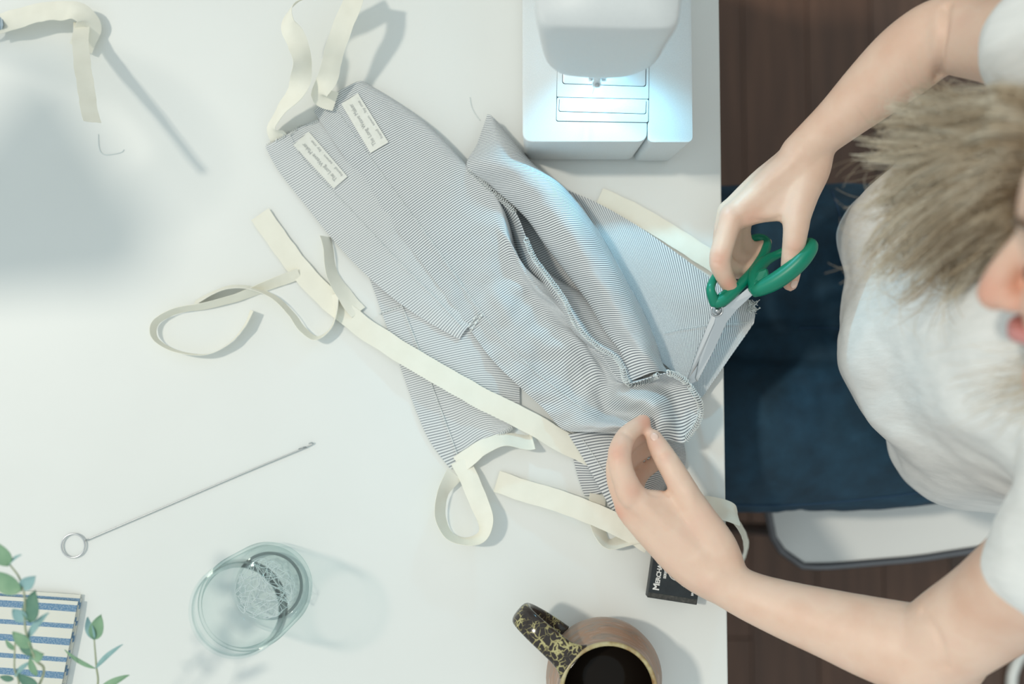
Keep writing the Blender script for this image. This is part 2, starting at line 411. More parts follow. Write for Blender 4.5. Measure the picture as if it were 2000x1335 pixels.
# ------------------------------------------------------------------ sewing machine
sm = empty('sewing_machine', P(1180, 100, 0), 'white sewing machine with its cyan-white lamp lit over the needle plate', 'sewing machine')
BZ = 8.0
def loop_px(pts, z): return [P(x, y, z) for x, y in pts]
far = -260
bedtop = [(1021, 276), (1262, 279), (1262, far), (1030, far)]
def bed_part(name, tl, bl, r):
    top = loop_px(tl, BZ); bot = loop_px(bl, 0.7)
    # straight vertical walls towards a slightly inset foot
    return mesh(name, *prism(rounded(bot, r), rounded(top, r), 0.004, 3), M['machine'], sm)
def world_rect(x0, x1, y0, y1): return [Vector((x0, y0, 0)), Vector((x1, y0, 0)), Vector((x1, y1, 0)), Vector((x0, y1, 0))]
a = P(1020, 277, BZ); b = P(1264.5, 277, BZ); c = P(1354, 279, BZ)
def slab(name, x0, x1, y0, y1, z0, z1, inset=(0, 0, 0, 0), r=0.008, bev=0.004, m=None, par=None):
    top = [v + Vector((0, 0, z1)) for v in rounded(world_rect(x0, x1, y0, y1), r)]
    bot = [v + Vector((0, 0, z0)) for v in rounded(world_rect(x0 + inset[0], x1 - inset[1], y0 + inset[2], y1 - inset[3]), r)]
    return mesh(name, *prism(bot, top, bev, 3), m or M['machine'], par or sm)
ytop = a.y + 0.40
slab('bed', a.x, b.x, a.y, ytop, T + 0.008, T + 0.08, (0.003, 0.004, 0.0, 0), 0.010)
slab('bed_cover', b.x + 0.0006, c.x, a.y - 0.0004, ytop, T + 0.004, T + 0.0798, (-0.004, 0.010, -0.0, 0), 0.006)
for fx in (a.x + 0.03, c.x - 0.035):
    for fy in (a.y + 0.03, ytop - 0.04):
        mesh('rubber_foot', *lathe([(0.0, 0), (0.010, 0), (0.010, 0.009), (0, 0.009)], Vector((fx, fy, T)), 20), M['darkgap'], sm)
# needle plate, slide cover, front panel (each its own raised piece inside a dark groove)
def rect_on(name, pts, z0, z1, r, m, par=sm, bev=0.0006):
    lp = [P(x, y, z1) for x, y in pts]
    for v in lp: v.z = 0
    top = [v + Vector((0, 0, T + z1 / 100)) for v in rounded(lp, r)]; bot = [v + Vector((0, 0, T + z0 / 100)) for v in rounded(lp, r)]
    return mesh(name, *prism(bot, top, bev, 2), m, par)
gr = rect_on('panel_groove', [(1086, 237), (1267, 240), (1268.5, 90), (1089, 90)], 7.98, 8.015, 0.002, M['darkgap'])
rect_on('front_panel', [(1087, 235.6), (1266, 238.6), (1267, 194), (1088, 190)], 8.0, 8.10, 0.002, M['machine'], gr)
rect_on('needle_plate', [(1088, 189), (1267, 193), (1268, 92), (1089, 92)], 8.0, 8.10, 0.0015, M['machine'], gr)
rect_on('accessory_groove', [(1091, 218), (1262, 223), (1263, 196), (1092, 192)], 8.09, 8.108, 0.002, M['darkgap'], gr)
rect_on('slide_cover', [(1092, 216.8), (1261, 221.8), (1262, 195), (1093, 191)], 8.09, 8.17, 0.002, M['machine'], gr)
rect_on('cover_groove', [(1098, 164), (1262, 169.5), (1263, 100), (1099, 98)], 8.09, 8.108, 0.003, M['darkgap'], gr)
rect_on('bobbin_cover', [(1099.2, 162.8), (1260.8, 168.3), (1261.8, 100), (1100, 99)], 8.09, 8.17, 0.003, M['plate'], gr)
# head: loft from lamp level up to the crown
hb = [(1066, 122), (1092, 149), (1165, 158), (1236, 153), (1290, 118), (1308, 40), (1312, -60), (1060, -60), (1060, 60)]
ht = [(1049, 58), (1110, 60), (1185, 61), (1260, 63), (1326, 62), (1331, 10), (1333, -60), (1041, -60), (1042, 10)]
cx = P(1180, 40, 20)
def ring_head(pts, z):
    return [P(x, y, z) for x, y in pts]
secs = [(hb, 17.0), (ht, 28.0)]
ra, rb = ring_head(hb, 17.0), ring_head(ht, 28.0)
def reslice(lp, n=64):
    lp = lp + [lp[0]]; d = [0]
    for i in range(len(lp) - 1): d.append(d[-1] + (lp[i + 1] - lp[i]).length)
    out = []
    for k in range(n):
        s = d[-1] * k / n; i = max(j for j in range(len(d) - 1) if d[j] <= s); t = (s - d[i]) / max(d[i + 1] - d[i], 1e-9); out.append(lp[i].lerp(lp[i + 1], t))
    return out
def angular(lp, cen, n=72):
    """sample a star-shaped loop at even angles"""
    out = []
    for k in range(n):
        a = 2 * math.pi * k / n; d = Vector((math.cos(a), math.sin(a))); best = None
        for i in range(len(lp)):
            p, q = lp[i], lp[(i + 1) % len(lp)]; e = (q - p).to_2d(); o = p.to_2d() - cen.to_2d()
            den = d.x * e.y - d.y * e.x
            if abs(den) < 1e-12: continue
            t = (o.x * e.y - o.y * e.x) / den; u = (o.x * d.y - o.y * d.x) / den
            if t > 0 and -1e-6 <= u <= 1 + 1e-6: best = t if best is None else max(best, t)
        out.append(cen.to_2d() + d * (best or 0.05))
    return out
cen = (P(1180, 20, 17) + P(1186, -10, 28)) / 2
LA = angular(rounded(ra, 0.02), cen); LB = angular(rounded(rb, 0.012), cen)
mb = MB(); zs = [0, 0.02, 0.06, 0.14, 0.3, 0.5, 0.7, 0.86, 0.95, 0.985, 1.0]
vs = []; n = len(LA)
for q in zs:
    edge = 1.0
    if q < 0.06: edge = 0.96 + 0.04 * (q / 0.06) ** 0.5
    if q > 0.9: edge = 1 - 0.05 * ((q - 0.9) / 0.1) ** 2
    for i in range(n):
        p = LA[i].lerp(LB[i], q ** 0.8); p = cen.to_2d() + (p - cen.to_2d()) * edge
        vs.append(Vector((p.x, p.y, T + 0.17 + 0.115 * q)))
fs = [[i * n + k2, i * n + (k2 + 1) % n, (i + 1) * n + (k2 + 1) % n, (i + 1) * n + k2] for i in range(len(zs) - 1) for k2 in range(n)]
fs += [list(range(n))[::-1], [(len(zs) - 1) * n + k2 for k2 in range(n)]]
mesh('head', vs, fs, M['machine'], sm)
hx0, hx1 = rb[-2].x, rb[6].x
slab('arm', hx0 + 0.012, hx1 - 0.012, cen.y + 0.02, ytop, T + 0.20, T + 0.283, (0, 0, 0, 0), 0.02, 0.01)
slab('pillar', hx0 + 0.012, hx1 - 0.012, ytop - 0.10, ytop, T + 0.075, T + 0.25, (0, 0, 0, 0), 0.02, 0.01)
mesh('handwheel', *tube([Vector(((hx0 + hx1) / 2, ytop - 0.005, T + 0.22)), Vector(((hx0 + hx1) / 2, ytop + 0.022, T + 0.22))], 0.032, 40), M['machine'], sm)
# mark and needle clamp at the front of the head
def on_head(px, py, z): return P(px, py, z)
mesh('front_mark', *ellipsoid(on_head(1172, 124, 20.6), XYZ, (0.0045, 0.0014, 0.0022)), M['darkgap'], sm)
nb = empty  # needle assembly
np_ = P(1166, 158, 15.4)
mb = MB(); mb.add(*limb([(np_ + Vector((0, 0.012, 0.018)), 0.0036), (np_, 0.0036)], 12)); mb.add(*box(np_ + Vector((0, -0.001, -0.004)), (0.008, 0.005, 0.008), 0.001))
nc = mb.build('needle_clamp', M['clear'], sm)
mesh('clamp_screw', *tube([np_ + Vector((0, -0.004, 0.002)), np_ + Vector((0, -0.0065, 0.002))], 0.0022, 12), M['steel'], nc)
mesh('needle', *limb([(np_ + Vector((0, 0.004, -0.006)), 0.0007), (np_ + Vector((0, 0.004, -0.05)), 0.0004)], 8), M['steel'], nc)
ft = P(1168, 120, 9.2); ft.z = T + 0.084
mb = MB(); mb.add(*box(ft + Vector((-0.006, 0, 0.002)), (0.005, 0.03, 0.003), 0.0008)); mb.add(*box(ft + Vector((0.006, 0, 0.002)), (0.005, 0.03, 0.003), 0.0008))
mb.add(*box(ft + Vector((0, 0.008, 0.004)), (0.017, 0.008, 0.004), 0.0008)); mb.add(*tube([ft + Vector((0, 0.008, 0.004)), ft + Vector((0, 0.008, 0.09))], 0.003, 10))
mb.build('presser_foot', M['steel'], sm)
lz = P(1180, 60, 16.6)
mesh('lamp_lens', *box(Vector((lz.x, lz.y + 0.005, T + 0.1685)), (0.05, 0.022, 0.003), 0.001), M['led'], sm)
al = bpy.data.lights.new('machine_lamp', 'SPOT'); al.energy = 4.2; al.color = (0.26, 0.74, 1.0); al.spot_size = math.radians(116); al.spot_blend = 0.85; al.shadow_soft_size = 0.012
ao = bpy.data.objects.new('machine_lamp', al); C.objects.link(ao); ao.location = (lz.x, lz.y + 0.005, T + 0.166)
ao.rotation_euler = Vector((0.12, -0.90, -0.42)).to_track_quat('-Z', 'Y').to_euler(); ao.parent = sm; ao.matrix_parent_inverse = Matrix.Translation(-Vector(sm.location))

# ------------------------------------------------------------------ cloth builders
BV = {}
def cloth(name, net, m, parent, su=8, sv=8, wr=0.0015, fr=30.0, seed=0, thick=0.0007, table=True, stretch=(1, 1), wf=None):
    R, K = len(net), len(net[0])
    W = [[tuple(P(*q)) for q in row] for row in net]
    rows = [catmull(r, su) for r in W]; nc = len(rows[0])
    cols = [catmull([rows[r][k] for r in range(R)], sv) for k in range(nc)]; nr = len(cols[0])
    vs = [Vector(cols[k][r]) for r in range(nr) for k in range(nc)]
    V = [0.0]
    for r in range(1, nr): V.append(V[-1] + sum((vs[r * nc + k] - vs[(r - 1) * nc + k]).length for k in range(nc)) / nc)
    U = [0.0]
    for k in range(1, nc): U.append(U[-1] + sum((vs[r * nc + k] - vs[r * nc + k - 1]).length for r in range(nr)) / nr)
    uvs = [(U[k], V[r]) for r in range(nr) for k in range(nc)]
    for i, v in enumerate(vs):
        u, q = uvs[i]
        d = noise.noise(Vector((u * fr * stretch[0], q * fr * stretch[1], seed * 3.7))) + 0.5 * noise.noise(Vector((u * fr * 2.3 * stretch[0], q * fr * 2.1 * stretch[1], seed + 9)))
        v.z += wr * d * (wf(u / U[-1], q / V[-1]) if wf else 1)
        if table and v.z < T + 0.0012 + thick and v.x < ex + 0.003: v.z = T + 0.0012 + thick
    fs = [[r * nc + k, r * nc + k + 1, (r + 1) * nc + k + 1, (r + 1) * nc + k] for r in range(nr - 1) for k in range(nc - 1)]
    n = (vs[fs[0][1]] - vs[fs[0][0]]).cross(vs[fs[0][3]] - vs[fs[0][0]])
    tot = sum(((vs[f[1]] - vs[f[0]]).cross(vs[f[3]] - vs[f[0]])).z for f in fs)
    if tot < 0: fs = [f[::-1] for f in fs]
    o = mesh(name, vs, fs, m, parent, uvs=uvs); solid(o, thick)
    BV[o.name] = BVHTree.FromPolygons(vs, fs); o['_bv'] = o.name
    return o
def hit(px, py, objs, off=0.0008, z=0.3):
    best = None; o0 = Vector((0, 0, CAMZ)); d = ray(px, py).normalized()
    for ob in objs:
        h = BV[ob['_bv']].ray_cast(o0, d)
        if h[0] is not None and (best is None or h[3] < best[3]): best = h
    if best is None: return P(px, py, z)
    return best[0] - d * off
def ribbon(name, pts, width, m, parent, sub=6, wr=0.0008, thick=0.0005, over=None, seed=0, floor=True, across=4):
    """pts (px,py,z_cm,tilt_deg): a flat tape; tilt 0 lies flat, 90 stands on edge"""
    q = catmull([(*P(p[0], p[1], p[2]), p[3]) for p in pts], sub); L = len(q); vs = []; uvs = []; fs = []; s = 0
    for i in range(L):
        p = Vector(q[i][:3]); t = Vector(q[min(i + 1, L - 1)][:3]) - Vector(q[max(i - 1, 0)][:3]); t.normalize()
        sd = t.cross(Vector((0, 0, 1)));
        if sd.length < 1e-4: sd = Vector((1, 0, 0))
        sd.normalize(); up = sd.cross(t).normalized(); a = math.radians(q[i][3])
        wv = sd * math.cos(a) + up * math.sin(a)
        if i: s += (p - Vector(q[i - 1][:3])).length
        need = width / 2 * abs(wv.z) + 0.0018
        if floor and p.z < T + need: p.z = T + need
        for k in range(across + 1):
            u = (k / across - 0.5) * width
            v = p + wv * u; v = v + up * (wr * noise.noise(Vector((s * 55, u * 80, seed * 5.1))) + 0.0007 * noise.noise(Vector((s * 190, u * 160, seed * 2.3)))) + wv * 0.0009 * noise.noise(Vector((s * 70, seed * 7.7, 0)))
            vs.append(v); uvs.append((u, s))
    n = across + 1
    fs = [[i * n + k, i * n + k + 1, (i + 1) * n + k + 1, (i + 1) * n + k] for i in range(L - 1) for k in range(across)]
    if over:
        for v in vs:
            for ob in over:
                h = BV[ob['_bv']].ray_cast(Vector((v.x, v.y, T + 0.5)), Vector((0, 0, -1)))
                if h[0] is not None and v.z < h[0].z + 0.0018: v.z = h[0].z + 0.0018
    o = mesh(name, vs, fs, m, parent, uvs=uvs); solid(o, thick, 0)
    BV[o.name] = BVHTree.FromPolygons(vs, fs); o['_bv'] = o.name
    return o
def coil(path, r, pitch, tr, n=4, seed=1, squash=0.6):
    """loops of overlock thread along a path of vectors"""
    rng = random.Random(seed); out = []; s = 0; L = len(path)
    d = [0]
    for i in range(L - 1): d.append(d[-1] + (path[i + 1] - path[i]).length)
    tot = d[-1]; steps = int(tot / pitch * 9); i = 0; ph = 0
    for k in range(steps + 1):
        q = tot * k / steps
        while i < L - 2 and d[i + 1] < q: i += 1
        t = (q - d[i]) / max(d[i + 1] - d[i], 1e-9); p = path[i].lerp(path[i + 1], t); tg = (path[i + 1] - path[i]).normalized()
        sd = tg.cross(Vector((0, 0, 1))).normalized(); up = sd.cross(tg); a = 2 * math.pi * k / 9
        rr = r * (0.85 + 0.3 * rng.random())
        out.append(p + sd * rr * math.cos(a) + up * rr * squash * math.sin(a) + tg * rr * 0.6 * math.sin(a))
    return tube(out, tr, n, caps=False)
def stitches(name, pix, objs, parent, m, dash=0.0022, r=0.00035, sub=10, off=0.0012):
    q = [hit(x, y, objs, off) for x, y in catmull(pix, sub)]
    mb = MB(); d = 0; cur = []
    path = []
    for i in range(len(q) - 1):
        L = (q[i + 1] - q[i]).length; n = max(1, int(L / 0.0007))
        for k in range(n): path.append(q[i].lerp(q[i + 1], k / n))
    i = 0
    while i + 4 < len(path):
        mb.add(*tube([path[i], path[i + 1], path[i + 2], path[i + 3]], r, 5)); i += 4
    if not mb.v: return
    o = mb.build(name, m, parent); tag(o, kind='stuff'); return o
def patch(name, corners, objs, m, parent, nu=14, nv=6, off=0.0012, thick=0.0005):
    """four pixel corners, laid onto the cloth below"""
    vs = []; uvs = []
    for j in range(nv + 1):
        for i in range(nu + 1):
            u, v = i / nu, j / nv
            a = Vector(corners[0]).lerp(Vector(corners[1]), u); b = Vector(corners[3]).lerp(Vector(corners[2]), u); p = a.lerp(b, v)
            vs.append(hit(p.x, p.y, objs, off)); uvs.append((u, v))
    n = nu + 1
    fs = [[j * n + i, j * n + i + 1, (j + 1) * n + i + 1, (j + 1) * n + i] for j in range(nv) for i in range(nu)]
    if ((vs[1] - vs[0]).cross(vs[n] - vs[0])).z < 0: fs = [f[::-1] for f in fs]
    o = mesh(name, vs, fs, m, parent, uvs=uvs); solid(o, thick, 1)
    BV[o.name] = BVHTree.FromPolygons(vs, fs); o['_bv'] = o.name
    return o
def cloth_text(name, body, a, b, size_px, objs, parent):
    """lettering along the pixel line a->b, draped on the cloth"""
    A = hit(*a, objs, 0.0015); B = hit(*b, objs, 0.0015); d = (B - A)
    o = text_mesh(name, body, size_px / 1900, M['ink'], parent, A, d, Vector((-d.y, d.x, 0)), 0.0, 0.0)
    w0 = max(v.co.x for v in o.data.vertices) if o.data.vertices else 0
    inv = [(v.co - A) for v in o.data.vertices]; dn = d.normalized(); L = max(x.dot(dn) for x in inv); k = d.length / L
    for v in o.data.vertices:
        r = v.co - A; al = r.dot(dn); q = A + dn * al * k + (r - dn * al)
        h = None
        for ob in objs:
            hh = BV[ob['_bv']].ray_cast(Vector((q.x, q.y, T + 0.5)), Vector((0, 0, -1)))
            if hh[0] is not None and (h is None or hh[0].z > h): h = hh[0].z
        v.co = Vector((q.x, q.y, (h if h is not None else q.z) + 0.0009))
    return o

# ------------------------------------------------------------------ apron lying at the left, label side up
apA = empty('striped_apron', P(700, 550, 0), 'grey pinstripe apron lying flat at the left of the pile, long cream tie across it', 'apron', 'pinstripe aprons in the pile')
A2 = cloth('lower_panel', [
    [(690, 470, .25), (760, 450, .25), (840, 440, .25), (900, 440, .25)],
    [(722, 545, .25), (800, 525, .3), (880, 510, .3), (950, 520, .25)],
    [(752, 628, .25), (830, 605, .5), (910, 590, .5), (985, 600, .25)],
    [(784, 722, .25), (860, 700, .6), (940, 685, .6), (1010, 690, .25)],
    [(812, 800, .25), (875, 785, .5), (940, 768, .6), (1015, 775, .4)],
    [(840, 862, .25), (890, 848, .4), (945, 820, .6), (1012, 822, .7)],
    [(880, 916, .25), (910, 898, .3), (950, 868, .6), (1000, 836, .8)]], M['stripe_haze'], apA, wr=0.0012, seed=1)
A1 = cloth('upper_panel', [
    [(518, 286, .9), (548, 270, 1.4), (585, 248, 1.2), (625, 232, .7), (680, 215, .5)],
    [(545, 335, .6), (592, 308, 1.2), (640, 278, 1.0), (690, 255, .7), (740, 240, .5)],
    [(600, 405, .6), (650, 370, 1.1), (700, 335, 1.0), (750, 310, .7), (800, 300, .5)],
    [(652, 470, .6), (705, 432, 1.1), (755, 398, 1.0), (800, 380, .7), (840, 370, .5)],
    [(700, 522, .7), (755, 490, 1.1), (805, 455, 1.0), (850, 440, .7), (880, 440, .5)],
    [(765, 580, .8), (810, 548, 1.1), (850, 520, 1.0), (885, 505, .7), (915, 510, .5)],
    [(830, 625, .8), (858, 600, 1.1), (888, 575, 1.0), (915, 565, .8), (945, 570, .5)],
    [(897, 662, .8), (908, 645, 1.0), (925, 628, 1.0), (945, 615, .8), (965, 615, .5)]], M['stripe_haze'], apA, wr=0.0016, seed=2)
hemA = patch('waistband', [(521, 288), (560, 268), (905, 640), (893, 660)], [A1], M['stripe_haze'], apA, 10, 60, 0.0012, 0.0008)
bpy.data.objects.remove(hemA)
labA = patch('label', [(573, 283), (603, 257), (679, 345), (652, 368)], [A1], M['labelcloth'], apA, 6, 14)
tag(labA, 'cream woven label with small faded lettering')
cloth_text('lettering', 'The Long Weave Maker', (659, 349), (594, 278), 12, [labA], labA)
cloth_text('lettering', 'hand . sewn . by me .', (670, 341), (606, 269), 8, [labA], labA)
stitches('hem_stitching', [(565, 262), (600, 320), (690, 415), (770, 500), (850, 580), (905, 640)], [A1], apA, M['lace'])
stitches('hem_stitching', [(782, 588), (810, 660), (850, 770), (880, 850), (897, 898)], [A2], apA, M['lace'], r=0.0006)
stitches('bar_tack', [(740, 612), (765, 604), (792, 596)], [A2], apA, M['lace'], r=0.0008)
mesh('edge_overlock', *coil([hit(x, y, [A2], 0.0005) for x, y in catmull([(884, 914), (915, 893), (950, 868), (975, 850), (1000, 834)], 10)], 0.0022, 0.0022, 0.00035), M['lace'], apA)
mesh('edge_overlock', *coil([hit(x, y, [A1], 0.0005) for x, y in catmull([(520, 284), (548, 270), (565, 258)], 8)], 0.0016, 0.0022, 0.00035), M['lace'], apA)
mesh('edge_overlock', *coil([hit(x, y, [A1], 0.0005) for x, y in catmull([(565, 264), (585, 248), (622, 236)], 8)], 0.0016, 0.0022, 0.0003), M['lace'], apA)
WT = 0.021
S1 = ribbon('tie', [(508, 418, .3, 0), (560, 492, .3, 0), (618, 562, .4, 0), (690, 624, .5, 0), (760, 672, .8, 4), (850, 726, 1.2, 6), (950, 782, 1.3, 4), (1030, 822, 1.2, 0), (1100, 862, .8, 0), (1165, 893, .5, 0)], 0.0225, M['cream'], apA, 8, 0.0008, over=[A2], seed=1)
ribbon('tie', [(585, 535, .4, 25), (548, 548, .5, 40), (510, 562, .6, 50), (455, 583, .8, 60), (400, 597, .8, 65), (340, 608, .8, 70), (303, 630, .8, 75), (303, 660, .8, 78), (340, 684, .8, 80), (400, 692, .8, 82), (445, 672, .8, 75), (475, 640, .8, 68), (492, 606, .8, 60)], 0.0125, M['cream'], apA, 8, seed=2)
ribbon('tie', [(382, 592, .5, 60), (415, 572, .8, 65), (450, 560, 1.0, 68), (490, 562, 1.1, 72), (535, 580, 1.1, 72), (568, 612, 1.1, 70), (590, 642, 1.0, 66), (618, 660, .9, 70), (645, 642, .8, 75), (656, 612, .7, 70), (652, 575, .5, 30)], 0.0135, M['cream'], apA, 8, seed=3)
ribbon('tie', [(636, 462, .8, 62), (642, 490, .9, 65), (645, 520, .9, 60), (655, 548, .8, 50), (676, 580, .5, 30), (700, 610, .4, 10)], 0.018, M['cream'], apA, 8, seed=4)
# loop of tape at the lower corner
ribbon('tie', [(898, 898, .7, 5), (918, 940, 1.2, 0), (938, 985, 1.8, -10), (948, 1020, 1.9, -35), (938, 1048, 1.4, -60), (905, 1056, 1.0, -75), (875, 1042, 1.0, -70), (860, 1005, 1.2, -60), (866, 960, 1.4, -55), (888, 925, 1.2, -20)], 0.0195, M['cream'], apA, 8, 0.0015, seed=5)
ribbon('tie', [(896, 908, .6, 8), (920, 890, 1.0, 25), (945, 872, 1.4, 40), (985, 858, 1.4, 50), (1030, 864, 1.2, 42), (1042, 862, 1.2, 40)], 0.0195, M['cream'], apA, 8, 0.0012, seed=6)
# twisted neck loop rising out of the top
ribbon('tie', [(545, 270, 1.2, 30), (532, 248, 2.0, 50), (548, 215, 3.0, 40), (580, 175, 4.0, 10), (590, 130, 5.0, -40), (582, 85, 5.5, -10), (562, 45, 6.0, 40), (575, 8, 6.0, 70), (630, -15, 5.5, 40), (690, -40, 5.0, 0)], 0.021, M['cream'], apA, 8, 0.0015, seed=7)

# ------------------------------------------------------------------ apron in the middle, bunched up in the hand
apB = empty('striped_apron', P(900, 500, 0), 'grey pinstripe apron in the middle of the pile, its overlocked edge pinched by the hand', 'apron', 'pinstripe aprons in the pile')
B = cloth('front_panel', [
    [(612, 216, 1.0), (638, 193, 1.7), (664, 177, 2.0), (690, 162, 2.0), (708, 158, 1.5), (722, 166, .5)],
    [(660, 288, 1.0), (704, 258, 1.8), (745, 236, 2.2), (785, 218, 2.3), (812, 222, 1.7), (830, 246, .5)],
    [(722, 376, 1.1), (770, 342, 2.0), (818, 312, 2.7), (862, 290, 3.1), (893, 302, 2.4), (910, 332, .6)],
    [(800, 482, 1.1), (850, 442, 2.2), (905, 402, 3.2), (955, 378, 3.8), (978, 398, 3.4), (992, 434, 1.2)],
    [(858, 560, 1.1), (912, 516, 2.2), (965, 474, 3.4), (990, 462, 3.9), (1004, 494, 3.2), (1016, 530, 1.2)],
    [(905, 625, 1.1), (962, 582, 2.0), (1016, 546, 2.8), (1040, 556, 3.2), (1066, 562, 2.9), (1090, 574, 2.0)],
    [(958, 698, 1.2), (1018, 655, 2.0), (1072, 618, 2.6), (1108, 624, 2.2), (1130, 640, 2.6), (1150, 662, 3.2)],
    [(1016, 756, 1.4), (1076, 716, 2.0), (1130, 676, 2.6), (1164, 684, 2.0), (1190, 694, 2.6), (1214, 714, 3.8)],
    [(1062, 798, 1.6), (1118, 768, 2.2), (1166, 738, 2.4), (1192, 740, 2.0), (1206, 744, 2.8), (1222, 750, 4.4)],
    [(1100, 838, 1.8), (1146, 818, 3.4), (1186, 800, 1.6), (1220, 772, 4.8), (1262, 745, 4.0), (1308, 728, 5.2)],
    [(1150, 843, 3.2), (1192, 832, 4.8), (1232, 812, 3.6), (1270, 782, 6.6), (1306, 760, 3.4), (1346, 752, 5.0)],
    [(1200, 846, 4.0), (1234, 840, 5.0), (1262, 828, 5.0), (1290, 812, 6.4), (1326, 806, 3.6), (1370, 792, 4.8)],
    [(1236, 858, 4.5), (1258, 856, 5.2), (1280, 856, 6.0), (1306, 858, 5.4), (1334, 862, 4.2), (1362, 830, 4.4)],
    ], M['stripe'], apB, su=12, sv=12, wr=0.0030, fr=24, seed=5, stretch=(1.3, 1.1), wf=lambda u, v: 0.8 + 2.6 * max(0, min(1, (v - 0.42) / 0.25)) * (0.6 + 0.6 * u))
C1 = cloth('folded_panel', [
    [(954, 224, 1.0), (952, 224, 1.8), (958, 225, 2), (964, 230, 2), (973, 239, 1.5), (985, 252, .5)],
    [(944, 282, 1.2), (932, 280, 2.4), (952, 275, 4), (976, 270, 4.6), (1000, 276, 3.6), (1020, 294, .8)],
    [(940, 334, 1.4), (911, 327, 3.2), (942, 319, 5.4), (990, 311, 6.6), (1036, 318, 5), (1064, 341, .8)],
    [(1000, 376, 1.2), (960, 368, 3.2), (996, 362, 5.6), (1046, 351, 6.8), (1088, 356, 5.2), (1116, 379, .7)],
    [(1062, 428, 1.0), (1024, 423, 3.2), (1046, 416, 5.4), (1088, 402, 6.8), (1132, 410, 5.2), (1160, 438, .7)],
    [(1100, 480, 1.0), (1062, 476, 3.0), (1084, 470, 5.2), (1124, 458, 6.8), (1166, 462, 5.2), (1193, 492, .7)],
    [(1142, 536, 1.0), (1105, 532, 2.8), (1124, 526, 5.0), (1160, 520, 6.8), (1202, 524, 5.2), (1227, 553, .7)],
    [(1176, 592, 1.4), (1148, 590, 2.6), (1162, 584, 4.6), (1194, 582, 6.5), (1234, 590, 5.2), (1257, 610, .7)],
    [(1190, 650, 3.0), (1180, 645, 3.4), (1196, 640, 4.8), (1226, 640, 6.3), (1260, 648, 5), (1283, 668, .7)],
    [(1216, 694, 4.2), (1214, 690, 4.4), (1232, 682, 5.4), (1254, 682, 6.2), (1278, 692, 4.8), (1296, 712, .8)],
    [(1232, 744, 4.2), (1230, 744, 4.4), (1250, 736, 4.8), (1270, 728, 5.2), (1292, 724, 4.5), (1310, 728, 2)]], M['stripe'], apB, su=8, sv=8, wr=0.0022, fr=24, seed=8, wf=lambda u, v: 0.7 + 1.2 * v)
V1 = cloth('inner_fold', [
    [(1040, 512, 1.6), (1046, 507, 4.0), (1049, 510, 3.6), (1050, 514, 2.8)],
    [(1060, 548, 1.4), (1067, 537, 4.2), (1073, 536, 3.4), (1082, 540, 1.6)],
    [(1085, 590, 2.0), (1107, 594, 4.2), (1122, 592, 2.6), (1160, 588, 1.4)],
    [(1125, 655, 2.2), (1149, 660, 4.4), (1166, 652, 3.0), (1204, 642, 2.6)],
    [(1180, 700, 2.4), (1201, 696, 4.9), (1214, 692, 4.2), (1240, 686, 3.8)],
    [(1205, 745, 3.0), (1222, 748, 5.2), (1236, 744, 4.5), (1256, 738, 4.0)]], M['stripe'], apB, su=8, sv=8, wr=0.0012, fr=26, seed=18)
F1 = cloth('turned_edge', [
    [(925, 352, .8), (918, 340, 2.0), (914, 332, 3.0)],
    [(955, 395, .8), (956, 384, 2.4), (959, 372, 3.6)],
    [(985, 430, .8), (996, 422, 2.4), (1004, 412, 3.8)],
    [(1004, 470, .8), (1018, 470, 2.4), (1029, 470, 4.0)],
    [(1022, 530, .8), (1034, 520, 2.4), (1046, 507, 4.2)],
    [(1050, 562, .8), (1058, 550, 2.4), (1067, 537, 4.2)],
    [(1085, 610, 1.0), (1096, 602, 2.6), (1107, 594, 4.2)]], M['stripe'], apB, su=6, sv=6, wr=0.0015, fr=30, seed=19)
U1 = cloth('inner_layer', [
    [(880, 330, .3), (940, 340, .4), (1000, 330, .3)], [(960, 440, .3), (1020, 430, .5), (1090, 400, .3)],
    [(1030, 560, .3), (1090, 530, .5), (1160, 480, .3)], [(1100, 660, .3), (1160, 620, .5), (1230, 570, .3)]], M['stripe'], apB, wr=0.001, seed=3)
E1 = cloth('back_panel', [
    [(1110, 848, .9), (1180, 838, 1.6), (1262, 850, 1.2), (1336, 866, .8)],
    [(1142, 900, .9), (1200, 888, 1.6), (1270, 884, 1.2), (1340, 894, .8)],
    [(1176, 962, .8), (1228, 940, 1.4), (1280, 928, 1.2), (1336, 914, .8)],
    [(1206, 1018, .7), (1240, 990, 1.2), (1280, 962, 1.0), (1322, 936, .8)],
    [(1234, 1060, .6), (1252, 1024, 1.0), (1280, 985, .8), (1304, 948, .6)]], M['stripe'], apB, wr=0.0015, seed=11)
E2 = cloth('hem_flap', [
    [(1116, 876, .3), (1142, 884, .35), (1172, 898, .35)], [(1122, 905, .3), (1150, 908, .35), (1182, 912, .35)],
    [(1130, 935, .3), (1160, 934, .35), (1190, 932, .35)], [(1142, 968, .3), (1166, 965, .35), (1196, 954, .35)]], M['stripe'], apB, wr=0.0006, seed=12)
labB = patch('label', [(667, 203), (699, 182), (759, 278), (724, 299)], [B], M['labelcloth'], apB, 6, 14)
tag(labB, 'cream woven label with small faded lettering')
cloth_text('lettering', 'The Long Weave Maker', (735, 281), (687, 201), 12, [labB], labB)
cloth_text('lettering', 'hand . sewn . by me .', (748, 268), (699, 191), 8, [labB], labB)
hemB = [(652, 206), (700, 275), (770, 372), (850, 480), (940, 608), (1010, 690), (1080, 752), (1150, 806)]
stitches('hem_stitching', hemB, [B], apB, M['lace'])
stitches('bar_tack', [(918, 650), (930, 630), (946, 611)], [B], apB, M['lace'], r=0.0011)
stitches('bar_tack', [(912, 644), (925, 624), (940, 606)], [B], apB, M['lace'], r=0.0009)
